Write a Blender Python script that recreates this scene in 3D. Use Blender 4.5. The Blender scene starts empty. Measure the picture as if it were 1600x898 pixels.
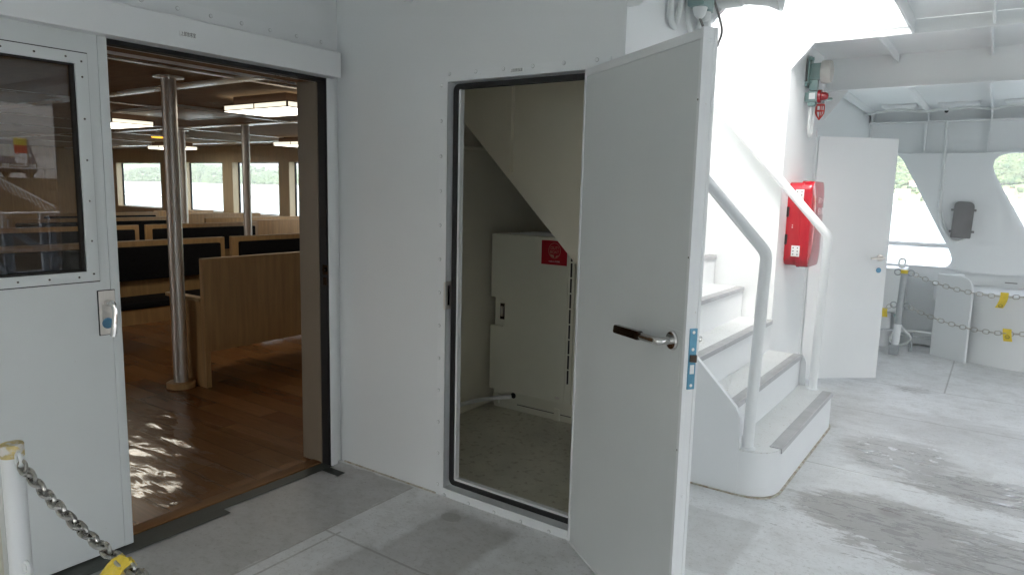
import bpy, bmesh, math, random
from mathutils import Vector, Matrix, noise
random.seed(7)
S = bpy.context.scene
COL = S.collection
PI = math.pi
R = math.radians

# ------------------------------------------------------------------ camera
cam_d = bpy.data.cameras.new("camera")
cam = bpy.data.objects.new("camera", cam_d)
COL.objects.link(cam)
yaw, pit, rol = 0.608501, 0.139367, 0.024517
f = Vector((-math.sin(yaw)*math.cos(pit), math.cos(yaw)*math.cos(pit), -math.sin(pit)))
r0 = Vector((math.cos(yaw), math.sin(yaw), 0)); u0 = r0.cross(f)
r_ = math.cos(rol)*r0 + math.sin(rol)*u0
u_ = -math.sin(rol)*r0 + math.cos(rol)*u0
M = Matrix((r_, u_, -f)).transposed().to_4x4()
M.translation = Vector((2.86, -2.49, 1.5))
cam.matrix_world = M
cam_d.sensor_width = 36.0
cam_d.lens = 36.0*1086.4/1600
cam_d.clip_start = 0.05
cam_d.clip_end = 20000
S.camera = cam

# ------------------------------------------------------------------ sky, sun, exposure
SUN_EL, SUN_AZ = R(58), R(158)      # azimuth clockwise from +y
W = bpy.data.worlds.new("World"); S.world = W; W.use_nodes = True
nt = W.node_tree; nt.nodes.clear()
sky = nt.nodes.new("ShaderNodeTexSky"); sky.sky_type = 'NISHITA'; sky.sun_disc = False
sky.sun_elevation = SUN_EL; sky.sun_rotation = SUN_AZ
sky.air_density = 1.0; sky.dust_density = 6.0; sky.ozone_density = 1.0
hs = nt.nodes.new("ShaderNodeHueSaturation"); hs.inputs['Saturation'].default_value = 0.35
bg = nt.nodes.new("ShaderNodeBackground"); bg.inputs['Strength'].default_value = 0.14
wo = nt.nodes.new("ShaderNodeOutputWorld")
nt.links.new(sky.outputs[0], hs.inputs['Color']); nt.links.new(hs.outputs[0], bg.inputs[0]); nt.links.new(bg.outputs[0], wo.inputs[0])
sl = bpy.data.lights.new("sun", 'SUN'); sl.energy = 0.6; sl.angle = R(14); sl.color = (1, 0.97, 0.92)
so = bpy.data.objects.new("sun", sl); COL.objects.link(so)
sd = Vector((math.sin(SUN_AZ)*math.cos(SUN_EL), math.cos(SUN_AZ)*math.cos(SUN_EL), math.sin(SUN_EL)))
so.rotation_euler = (-sd).to_track_quat('-Z', 'Y').to_euler()
so.location = (0, 0, 30)
S.view_settings.view_transform = 'Standard'; S.view_settings.look = 'None'
S.view_settings.exposure = 3.12; S.view_settings.gamma = 1; S.view_settings.use_curve_mapping = False
S.render.engine = 'CYCLES'
cy = S.cycles
cy.use_denoising = True
cy.max_bounces = 14; cy.diffuse_bounces = 8; cy.glossy_bounces = 6; cy.transmission_bounces = 8; cy.transparent_max_bounces = 12
cy.caustics_reflective = False; cy.caustics_refractive = False
cy.sample_clamp_indirect = 6

# ------------------------------------------------------------------ materials
MATS = {}
def mat(name, col, rough=0.5, metal=0.0, var=0.05, vs=1.5, bump=0.0, bs=150.0, spec=0.5, coat=0.0, speck=None, emit=None, est=1.0, stretch=None):
    m = bpy.data.materials.new(name); m.use_nodes = True; MATS[name] = m
    n = m.node_tree.nodes; l = m.node_tree.links; b = n['Principled BSDF']
    b.inputs['Roughness'].default_value = rough; b.inputs['Metallic'].default_value = metal
    b.inputs['Specular IOR Level'].default_value = spec; b.inputs['Coat Weight'].default_value = coat
    tc = n.new('ShaderNodeTexCoord'); src = tc.outputs['Object']
    if stretch:
        mp = n.new('ShaderNodeMapping'); mp.inputs['Scale'].default_value = stretch
        l.new(src, mp.inputs[0]); src = mp.outputs[0]
    t = n.new('ShaderNodeTexNoise'); t.inputs['Scale'].default_value = vs; t.inputs['Detail'].default_value = 6; t.inputs['Roughness'].default_value = 0.6
    l.new(src, t.inputs['Vector'])
    cr = n.new('ShaderNodeValToRGB'); e = cr.color_ramp.elements
    e[0].position = 0.3; e[1].position = 0.7
    e[0].color = tuple(max(0, c*(1-var)) for c in col)+(1,); e[1].color = tuple(min(1, c*(1+var)) for c in col)+(1,)
    l.new(t.outputs['Fac'], cr.inputs[0]); out = cr.outputs[0]
    if speck:
        sc, scale, lo, hi = speck
        t2 = n.new('ShaderNodeTexNoise'); t2.inputs['Scale'].default_value = scale; t2.inputs['Detail'].default_value = 3
        l.new(src, t2.inputs['Vector'])
        mr = n.new('ShaderNodeMapRange'); mr.inputs['From Min'].default_value = lo; mr.inputs['From Max'].default_value = hi
        l.new(t2.outputs['Fac'], mr.inputs[0])
        mx = n.new('ShaderNodeMix'); mx.data_type = 'RGBA'; mx.inputs['B'].default_value = tuple(sc)+(1,)
        l.new(mr.outputs[0], mx.inputs['Factor']); l.new(out, mx.inputs['A']); out = mx.outputs['Result']
    l.new(out, b.inputs['Base Color'])
    rr = n.new('ShaderNodeMapRange'); rr.inputs['To Min'].default_value = max(0.02, rough-0.08); rr.inputs['To Max'].default_value = min(1, rough+0.08)
    l.new(t.outputs['Fac'], rr.inputs[0]); l.new(rr.outputs[0], b.inputs['Roughness'])
    if bump:
        t3 = n.new('ShaderNodeTexNoise'); t3.inputs['Scale'].default_value = bs; t3.inputs['Detail'].default_value = 3
        l.new(src, t3.inputs['Vector'])
        bp = n.new('ShaderNodeBump'); bp.inputs['Strength'].default_value = bump; bp.inputs['Distance'].default_value = 0.01
        l.new(t3.outputs['Fac'], bp.inputs['Height']); l.new(bp.outputs[0], b.inputs['Normal'])
    if emit:
        b.inputs['Emission Color'].default_value = tuple(emit)+(1,); b.inputs['Emission Strength'].default_value = est
    return m

white = mat('white_paint', (0.76, 0.776, 0.778), 0.42, var=0.025, vs=1.1, bump=0.05, bs=60)
white2 = mat('white_gloss_paint', (0.77, 0.785, 0.79), 0.38, var=0.02, vs=2, bump=0.03, bs=60, speck=((0.55, 0.52, 0.46), 90, 0.74, 0.80))
def buckle(m, sc, st):
    n = m.node_tree.nodes; l = m.node_tree.links; b = n['Principled BSDF']; tc = n.new('ShaderNodeTexCoord'); t = n.new('ShaderNodeTexNoise')
    t.inputs['Scale'].default_value = sc; t.inputs['Detail'].default_value = 1.5; l.new(tc.outputs['Object'], t.inputs['Vector'])
    bp = n.new('ShaderNodeBump'); bp.inputs['Strength'].default_value = st; bp.inputs['Distance'].default_value = 0.08
    l.new(t.outputs['Fac'], bp.inputs['Height'])
    for k in n:
        if k.type == 'BUMP' and k != bp: l.new(bp.outputs[0], k.inputs['Normal'])
buckle(white, 2.2, 0.10)
doorp = mat('grey_white_door_panel', (0.66, 0.685, 0.68), 0.42, var=0.02, vs=3, bump=0.06, bs=220, speck=((0.42, 0.40, 0.35), 70, 0.76, 0.80))
cream = mat('cream_paint', (0.80, 0.75, 0.62), 0.5, var=0.04, vs=1.5, bump=0.05, bs=60)
cream2 = mat('dull_cream_paint', (0.76, 0.73, 0.62), 0.55, var=0.05, vs=1.5, bump=0.05, bs=60)
cabinet_m = mat('cabinet_paint', (0.76, 0.755, 0.65), 0.45, var=0.03, vs=3, bump=0.18, bs=260)
rubber = mat('black_rubber', (0.012, 0.012, 0.013), 0.55, var=0.2)
black_m = mat('black_plastic', (0.012, 0.012, 0.012), 0.4, var=0.2)
steel = mat('stainless_steel', (0.72, 0.68, 0.63), 0.42, metal=0.85, var=0.05, vs=8, stretch=(40, 40, 1))
chrome = mat('polished_steel', (0.7, 0.69, 0.67), 0.13, metal=1, var=0.03)
darksteel = mat('dark_tinted_steel', (0.10, 0.08, 0.065), 0.2, metal=1, var=0.1)
alu = mat('aluminium_strip', (0.92, 0.90, 0.87), 0.28, metal=0.85, var=0.05, stretch=(1, 1, 20))
chain_m = mat('chain_steel', (0.42, 0.41, 0.39), 0.28, metal=1, var=0.25, vs=30)
chain_w = mat('weathered_chain_steel', (0.46, 0.44, 0.40), 0.5, metal=0.7, var=0.3, vs=30)
wood = mat('light_oak_laminate', (0.50, 0.31, 0.14), 0.4, var=0.16, vs=3.0, stretch=(9, 9, 0.7))
woode = mat('oak_edge_band', (0.50, 0.35, 0.19), 0.4, var=0.1, vs=3.0, stretch=(6, 1, 6))
woodw = mat('pale_wood_window_trim', (0.70, 0.57, 0.39), 0.45, var=0.1, vs=3.0, stretch=(6, 6, 0.6))
fabric = mat('black_fabric', (0.010, 0.010, 0.012), 0.85, var=0.3, vs=30, bump=0.2, bs=400, spec=0.2)
ceil_m = mat('brown_ceiling_board', (0.34, 0.225, 0.13), 0.7, var=0.18, vs=6, bump=0.3, bs=120, stretch=(1, 3, 1))
lintel_m = mat('brown_gloss_panel', (0.24, 0.12, 0.05), 0.5, var=0.15, vs=4, spec=0.12)
jamb_m = mat('taupe_jamb_panel', (0.23, 0.185, 0.135), 0.42, var=0.05, vs=3, bump=0.05, bs=80)
red_m = mat('red_gloss_plastic', (0.42, 0.010, 0.022), 0.17, var=0.05, coat=0.5)
redlens = mat('red_lamp_lens', (0.26, 0.006, 0.012), 0.12, var=0.05, coat=0.6)
redwire = mat('red_wire', (0.55, 0.04, 0.02), 0.5)
sticker_m = mat('red_sticker', (0.42, 0.006, 0.02), 0.4, var=0.04)
stick_ink = mat('sticker_ink', (0.55, 0.30, 0.22), 0.5)
teal = mat('grey_green_enamel', (0.22, 0.31, 0.295), 0.4, var=0.08, vs=12, bump=0.05)
bellm = mat('grey_bell_paint', (0.46, 0.45, 0.42), 0.42, var=0.08, vs=12)
greybox = mat('dark_grey_paint', (0.22, 0.213, 0.213), 0.45, var=0.08, vs=10, bump=0.08)
galv = mat('galvanised_pipe', (0.40, 0.42, 0.43), 0.45, metal=0.4, var=0.12, vs=12)
yellow = mat('yellow_tape', (0.75, 0.56, 0.05), 0.4, var=0.1, vs=25, bump=0.25, bs=40)
yellow2 = mat('worn_yellow_tape', (0.58, 0.46, 0.20), 0.6, var=0.3, vs=30, speck=((0.66, 0.64, 0.60), 40, 0.42, 0.52))
bluem = mat('blue_lock_disc', (0.10, 0.27, 0.42), 0.35, var=0.08)
bluep = mat('blue_film_plate', (0.10, 0.29, 0.42), 0.3, var=0.12, vs=20, metal=0.2)
nosing = mat('grey_nosing_rubber', (0.40, 0.40, 0.405), 0.6, var=0.12, vs=14, bump=0.2, bs=160)
nosing_l = mat('nosing_lip', (0.46, 0.46, 0.47), 0.4, var=0.1, vs=14)
rivet_shade = mat('rivet_shadow_ring', (0.36, 0.36, 0.35), 0.7, var=0.2, vs=40)
seal_b = mat('dirty_base_sealant', (0.50, 0.47, 0.40), 0.8, var=0.3, vs=30, bump=0.5, bs=90, speck=((0.34, 0.27, 0.19), 22, 0.48, 0.66))
ink = mat('black_ink', (0.02, 0.02, 0.02), 0.5)
plate_m = mat('sign_plate_plastic', (0.80, 0.81, 0.80), 0.35, var=0.02)
whiteink = mat('white_letter_ink', (0.8, 0.78, 0.78), 0.5)
pvc = mat('white_conduit', (0.70, 0.72, 0.71), 0.4, var=0.05, vs=8)
cablem = mat('grey_cable', (0.16, 0.15, 0.14), 0.5)
lampw = mat('lantern_paper', (0.85, 0.80, 0.66), 0.6, emit=(1.0, 0.92, 0.72), est=0.14)
lampb = mat('lantern_diffuser', (0.85, 0.82, 0.72), 0.6, emit=(1.0, 0.93, 0.78), est=0.8)
orangel = mat('orange_indicator', (0.8, 0.3, 0.02), 0.4, emit=(1.0, 0.42, 0.03), est=0.25)
trunkm = mat('dark_timber', (0.09, 0.05, 0.03), 0.6, var=0.2)
tape_m = mat('dark_green_tape', (0.055, 0.062, 0.055), 0.5, var=0.15, vs=12, bump=0.1, bs=60)
leaf_m = mat('forest_foliage', (0.052, 0.074, 0.032), 0.8, var=0.4, vs=0.035, bump=0, speck=((0.022, 0.045, 0.020), 0.12, 0.45, 0.65), spec=0.1)
hill_m = mat('hill_ground', (0.06, 0.10, 0.035), 0.8, var=0.35, vs=0.02)
shore_m = mat('shore_stone', (0.42, 0.40, 0.36), 0.8, var=0.2, vs=0.1)
vanm = mat('dark_van_paint', (0.07, 0.065, 0.085), 0.25, var=0.05, coat=0.5)
vanglass = mat('van_glass', (0.28, 0.30, 0.30), 0.08)
quaym = mat('brown_quay_wall', (0.13, 0.095, 0.065), 0.7, var=0.3, vs=0.6, stretch=(1, 0.3, 3))
bluegrey = mat('blue_grey_steel', (0.30, 0.34, 0.40), 0.5, var=0.08)

def pane_mat(name, tint, rough=0.0):
    m = bpy.data.materials.new(name); m.use_nodes = True
    n = m.node_tree.nodes; l = m.node_tree.links; n.remove(n['Principled BSDF']); o = n['Material Output']
    tr = n.new('ShaderNodeBsdfTransparent'); tr.inputs[0].default_value = tint+(1,)
    g = n.new('ShaderNodeBsdfGlossy'); g.inputs['Roughness'].default_value = rough
    fr = n.new('ShaderNodeFresnel'); ge = n.new('ShaderNodeNewGeometry'); mr = n.new('ShaderNodeMapRange')
    mr.inputs['To Min'].default_value = 1.5; mr.inputs['To Max'].default_value = 1/1.5      # both faces of the thin pane reflect alike
    l.new(ge.outputs['Backfacing'], mr.inputs[0]); l.new(mr.outputs[0], fr.inputs['IOR'])
    mx = n.new('ShaderNodeMixShader')
    l.new(fr.outputs[0], mx.inputs[0]); l.new(tr.outputs[0], mx.inputs[1]); l.new(g.outputs[0], mx.inputs[2]); l.new(mx.outputs[0], o.inputs[0])
    return m
glass = pane_mat('window_glass', (0.95, 0.97, 0.96))
glass_d = pane_mat('door_glass', (0.72, 0.70, 0.66))

def film_mat():
    m = bpy.data.materials.new('clear_plastic_film'); m.use_nodes = True
    n = m.node_tree.nodes; l = m.node_tree.links; n.remove(n['Principled BSDF']); o = n['Material Output']
    tr = n.new('ShaderNodeBsdfTransparent'); tr.inputs[0].default_value = (0.9, 0.88, 0.85, 1)
    g = n.new('ShaderNodeBsdfGlossy'); g.inputs['Roughness'].default_value = 0.09
    fr = n.new('ShaderNodeFresnel'); ge = n.new('ShaderNodeNewGeometry'); mr = n.new('ShaderNodeMapRange')
    mr.inputs['To Min'].default_value = 1.5; mr.inputs['To Max'].default_value = 1/1.5
    l.new(ge.outputs['Backfacing'], mr.inputs[0]); l.new(mr.outputs[0], fr.inputs['IOR'])
    tc = n.new('ShaderNodeTexCoord'); mp = n.new('ShaderNodeMapping'); mp.inputs['Scale'].default_value = (2.0, 5.0, 1)
    t = n.new('ShaderNodeTexNoise'); t.inputs['Scale'].default_value = 2.4; t.inputs['Detail'].default_value = 1.6; t.inputs['Distortion'].default_value = 0.8
    bp = n.new('ShaderNodeBump'); bp.inputs['Strength'].default_value = 0.22; bp.inputs['Distance'].default_value = 0.02
    l.new(tc.outputs['Object'], mp.inputs[0]); l.new(mp.outputs[0], t.inputs['Vector']); l.new(t.outputs['Fac'], bp.inputs['Height'])
    l.new(bp.outputs[0], g.inputs['Normal']); l.new(bp.outputs[0], fr.inputs['Normal'])
    mx = n.new('ShaderNodeMixShader'); l.new(fr.outputs[0], mx.inputs[0]); l.new(tr.outputs[0], mx.inputs[1]); l.new(g.outputs[0], mx.inputs[2]); l.new(mx.outputs[0], o.inputs[0])
    return m
film = film_mat()

def deck_mat():
    m = bpy.data.materials.new('worn_deck_paint'); m.use_nodes = True
    n = m.node_tree.nodes; l = m.node_tree.links; b = n['Principled BSDF']
    tc = n.new('ShaderNodeTexCoord'); P = tc.outputs['Object']
    sep = n.new('ShaderNodeSeparateXYZ'); l.new(P, sep.inputs[0]); X, Y = sep.outputs[0], sep.outputs[1]
    def mth(op, a, b_=None, c=None, clamp=False):
        k = n.new('ShaderNodeMath'); k.operation = op; k.use_clamp = clamp
        for i, v in enumerate((a, b_, c)):
            if v is None: continue
            if isinstance(v, (int, float)): k.inputs[i].default_value = v
            else: l.new(v, k.inputs[i])
        return k.outputs[0]
    def nz(scale, det=5, rough=0.6, sx=1, sy=1, dist=0.0):
        mp = n.new('ShaderNodeMapping'); mp.inputs['Scale'].default_value = (sx, sy, 1); l.new(P, mp.inputs[0])
        t = n.new('ShaderNodeTexNoise'); t.inputs['Scale'].default_value = scale; t.inputs['Detail'].default_value = det; t.inputs['Roughness'].default_value = rough
        t.inputs['Distortion'].default_value = dist
        l.new(mp.outputs[0], t.inputs['Vector']); return t.outputs['Fac']
    def rng(v, a, b_, lo=0.0, hi=1.0):
        k = n.new('ShaderNodeMapRange'); k.inputs[1].default_value = a; k.inputs[2].default_value = b_; k.inputs[3].default_value = lo; k.inputs[4].default_value = hi
        l.new(v, k.inputs[0]); return k.outputs[0]
    def mix(fac, A, B):
        k = n.new('ShaderNodeMix'); k.data_type = 'RGBA'
        if isinstance(fac, float): k.inputs['Factor'].default_value = fac
        else: l.new(fac, k.inputs['Factor'])
        for nm, v in (('A', A), ('B', B)):
            if isinstance(v, tuple): k.inputs[nm].default_value = v+(1,)
            else: l.new(v, k.inputs[nm])
        return k.outputs['Result']
    def rect(x0, x1, y0, y1, wob, e=0.02):
        ax = mth('SUBTRACT', mth('ADD', X, wob), (x0+x1)/2); ax = mth('ABSOLUTE', ax); ax = rng(ax, (x1-x0)/2-e, (x1-x0)/2+e, 1, 0)
        ay = mth('SUBTRACT', mth('ADD', Y, wob), (y0+y1)/2); ay = mth('ABSOLUTE', ay); ay = rng(ay, (y1-y0)/2-e, (y1-y0)/2+e, 1, 0)
        return mth('MULTIPLY', ax, ay)
    def blob(cx, cy, rx, ry, wob, amp, soft):
        dx = mth('DIVIDE', mth('SUBTRACT', X, cx), rx); dy = mth('DIVIDE', mth('SUBTRACT', Y, cy), ry)
        d = mth('SQRT', mth('ADD', mth('MULTIPLY', dx, dx), mth('MULTIPLY', dy, dy)))
        d = mth('ADD', d, mth('MULTIPLY', mth('SUBTRACT', wob, 0.5), amp))
        return rng(d, 1-soft, 1+soft, 1, 0)
    big = nz(1.3); mid = nz(7, 6); fine = nz(60, 4, 0.7); spk = nz(150, 2); strk = nz(9, 8, 0.72, 0.55, 2.2, 0.6); flk = nz(22, 8, 0.75, 0.8, 1.3, 0.3)
    col = mix(rng(big, 0.35, 0.65), (0.67, 0.675, 0.67), (0.77, 0.775, 0.78))
    col = mix(mth('MULTIPLY', rng(mid, 0.46, 0.68), 0.32), col, (0.44, 0.425, 0.40))
    col = mix(mth('MULTIPLY', rng(flk, 0.52, 0.66), 0.42), col, (0.42, 0.41, 0.39))
    wob = mth('MULTIPLY', mth('SUBTRACT', nz(9), 0.5), 0.05)
    mot = mth('ADD', 0.55, mth('MULTIPLY', flk, 0.5))
    # bare grey panels of older coating beside the door and along the wall
    r1 = rect(0.0, 0.555, -3.2, -0.02, wob, 0.006); col = mix(mth('MULTIPLY', mth('MULTIPLY', r1, 0.70), mot), col, (0.27, 0.26, 0.245))
    r2 = rect(0.80, 1.9, -1.6, -0.55, wob, 0.02); r3 = rect(0.86, 1.25, -0.6, -0.09, wob, 0.02)
    col = mix(mth('MULTIPLY', mth('MULTIPLY', mth('MAXIMUM', r2, r3), 0.60), mot), col, (0.28, 0.265, 0.245))
    e1 = blob(0.92, -0.15, 0.05, 0.04, mid, 0.2, 0.06); col = mix(mth('MULTIPLY', e1, 0.5), col, (0.28, 0.27, 0.25))
    r4 = rect(1.2, 2.1, 0.1, 0.66, wob, 0.01); col = mix(mth('MULTIPLY', r4, 0.40), col, (0.42, 0.415, 0.40))
    # damp stained areas right of the stairs, ragged where the water dried in streaks
    rag = mth('ADD', mth('MULTIPLY', strk, 0.6), mth('MULTIPLY', flk, 0.4))
    wet = blob(2.56, 1.08, 0.42, 0.27, rag, 2.4, 0.12)
    wet = mth('MAXIMUM', wet, mth('MULTIPLY', blob(2.49, 2.05, 0.30, 0.34, rag, 2.2, 0.2), 0.8))
    wet = mth('MAXIMUM', wet, blob(3.15, 1.75, 0.62, 0.24, rag, 3.2, 0.12))
    wet = mth('MAXIMUM', wet, mth('MULTIPLY', blob(2.42, 3.77, 0.13, 0.10, flk, 4.0, 0.2), 0.6))
    wet = mth('MAXIMUM', wet, blob(3.05, 0.95, 0.75, 0.30, rag, 4.2, 0.10))
    wet = mth('MAXIMUM', wet, mth('MULTIPLY', blob(2.9, 2.75, 0.8, 0.35, rag, 3.0, 0.25), 0.35))
    col = mix(mth('MULTIPLY', wet, 0.74), col, (0.27, 0.255, 0.235))
    blk = blob(2.57, 1.18, 0.06, 0.05, flk, 2.0, 0.4); col = mix(mth('MULTIPLY', blk, 0.5), col, (0.12, 0.10, 0.08))
    wf = blob(2.46, 2.2, 0.35, 0.4, flk, 1.5, 0.2); wf = mth('MULTIPLY', wf, rng(nz(14, 3, 0.5), 0.64, 0.67)); col = mix(mth('MULTIPLY', wf, 0.9), col, (0.80, 0.80, 0.81))
    pud = mth('MULTIPLY', wet, rng(strk, 0.50, 0.58))
    # dirt specks, rust-brown crumbs
    col = mix(mth('MULTIPLY', rng(fine, 0.56, 0.74), 0.55), col, (0.22, 0.19, 0.15))
    col = mix(mth('MULTIPLY', rng(spk, 0.70, 0.76), 0.7), col, (0.16, 0.11, 0.07))
    # plate seams
    seam = None
    for (axis, v, lo, hi) in (('y', 3.82, 1.6, 9), ('y', 2.90, 2.0, 9), ('y', 1.63, 1.6, 9), ('x', 2.63, 3.82, 5.8), ('x', 0.56, -5, -0.02), ('x', 0.628, -5, -0.55), ('y', -0.58, 0.56, 3.0)):
        A, B_ = (X, Y) if axis == 'x' else (Y, X)
        d = mth('ABSOLUTE', mth('SUBTRACT', mth('ADD', A, mth('MULTIPLY', wob, 0.12)), v))
        s = rng(d, 0.003, 0.008, 1, 0)
        s = mth('MULTIPLY', s, mth('MULTIPLY', mth('GREATER_THAN', B_, lo), mth('LESS_THAN', B_, hi)))
        seam = s if seam is None else mth('MAXIMUM', seam, s)
    col = mix(mth('MULTIPLY', seam, 0.45), col, (0.20, 0.18, 0.155))
    l.new(col, b.inputs['Base Color'])
    rgh = mth('ADD', mth('MULTIPLY', mid, 0.35), 0.30)
    rgh = mth('SUBTRACT', rgh, mth('MULTIPLY', wet, 0.12)); rgh = mth('SUBTRACT', rgh, mth('MULTIPLY', pud, 0.25), None, True)
    rgh = mth('MAXIMUM', rgh, 0.07)
    l.new(rgh, b.inputs['Roughness'])
    h = mth('ADD', mth('MULTIPLY', fine, 0.35), mth('MULTIPLY', mid, 0.6)); h = mth('MULTIPLY', h, mth('SUBTRACT', 1.0, mth('MULTIPLY', pud, 0.85)))
    h = mth('SUBTRACT', h, mth('MULTIPLY', seam, 0.5))
    bp = n.new('ShaderNodeBump'); bp.inputs['Strength'].default_value = 0.55; bp.inputs['Distance'].default_value = 0.006
    l.new(h, bp.inputs['Height']); l.new(bp.outputs[0], b.inputs['Normal'])
    return m
deck = deck_mat()
tread_m = mat('worn_tread_paint', (0.70, 0.71, 0.70), 0.5, var=0.05, vs=5, bump=0.5, bs=120, speck=((0.36, 0.30, 0.22), 70, 0.64, 0.78))

closet_f = mat('worn_closet_floor_paint', (0.60, 0.58, 0.49), 0.5, var=0.13, vs=3.5, bump=0.4, bs=90, speck=((0.36, 0.32, 0.25), 26, 0.56, 0.74))
def plank_mat():
    m = bpy.data.materials.new('brown_plank_floor'); m.use_nodes = True
    n = m.node_tree.nodes; l = m.node_tree.links; b = n['Principled BSDF']
    tc = n.new('ShaderNodeTexCoord')
    mp0 = n.new('ShaderNodeMapping'); mp0.inputs['Rotation'].default_value = (0, 0, PI/2); l.new(tc.outputs['Object'], mp0.inputs[0])
    br = n.new('ShaderNodeTexBrick'); br.inputs['Scale'].default_value = 1; br.inputs['Brick Width'].default_value = 0.95; br.inputs['Row Height'].default_value = 0.15
    br.inputs['Mortar Size'].default_value = 0.0015; br.inputs['Color1'].default_value = (0.22, 0.085, 0.028, 1); br.inputs['Color2'].default_value = (0.37, 0.17, 0.062, 1); br.inputs['Mortar'].default_value = (0.05, 0.025, 0.012, 1)
    br.inputs['Bias'].default_value = 0.0
    l.new(tc.outputs['Object'], br.inputs['Vector'])
    mp = n.new('ShaderNodeMapping'); mp.inputs['Scale'].default_value = (1.2, 16, 1); l.new(tc.outputs['Object'], mp.inputs[0])
    t = n.new('ShaderNodeTexNoise'); t.inputs['Scale'].default_value = 5; t.inputs['Detail'].default_value = 6; l.new(mp.outputs[0], t.inputs['Vector'])
    mx = n.new('ShaderNodeMix'); mx.data_type = 'RGBA'; mx.blend_type = 'MULTIPLY'; mx.inputs['Factor'].default_value = 0.5
    l.new(br.outputs['Color'], mx.inputs['A']); l.new(t.outputs['Fac'], mx.inputs['B']); l.new(mx.outputs['Result'], b.inputs['Base Color'])
    b.inputs['Roughness'].default_value = 0.27
    return m
plank = plank_mat()

def water_mat():
    m = bpy.data.materials.new('lake_water'); m.use_nodes = True
    n = m.node_tree.nodes; l = m.node_tree.links; b = n['Principled BSDF']
    b.inputs['Base Color'].default_value = (0.16, 0.20, 0.21, 1); b.inputs['Roughness'].default_value = 0.18
    tc = n.new('ShaderNodeTexCoord'); t = n.new('ShaderNodeTexNoise'); t.inputs['Scale'].default_value = 0.6; t.inputs['Detail'].default_value = 5
    l.new(tc.outputs['Object'], t.inputs['Vector'])
    bp = n.new('ShaderNodeBump'); bp.inputs['Strength'].default_value = 0.5; bp.inputs['Distance'].default_value = 0.3
    l.new(t.outputs['Fac'], bp.inputs['Height']); l.new(bp.outputs[0], b.inputs['Normal'])
    return m
water_m = water_mat()

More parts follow.
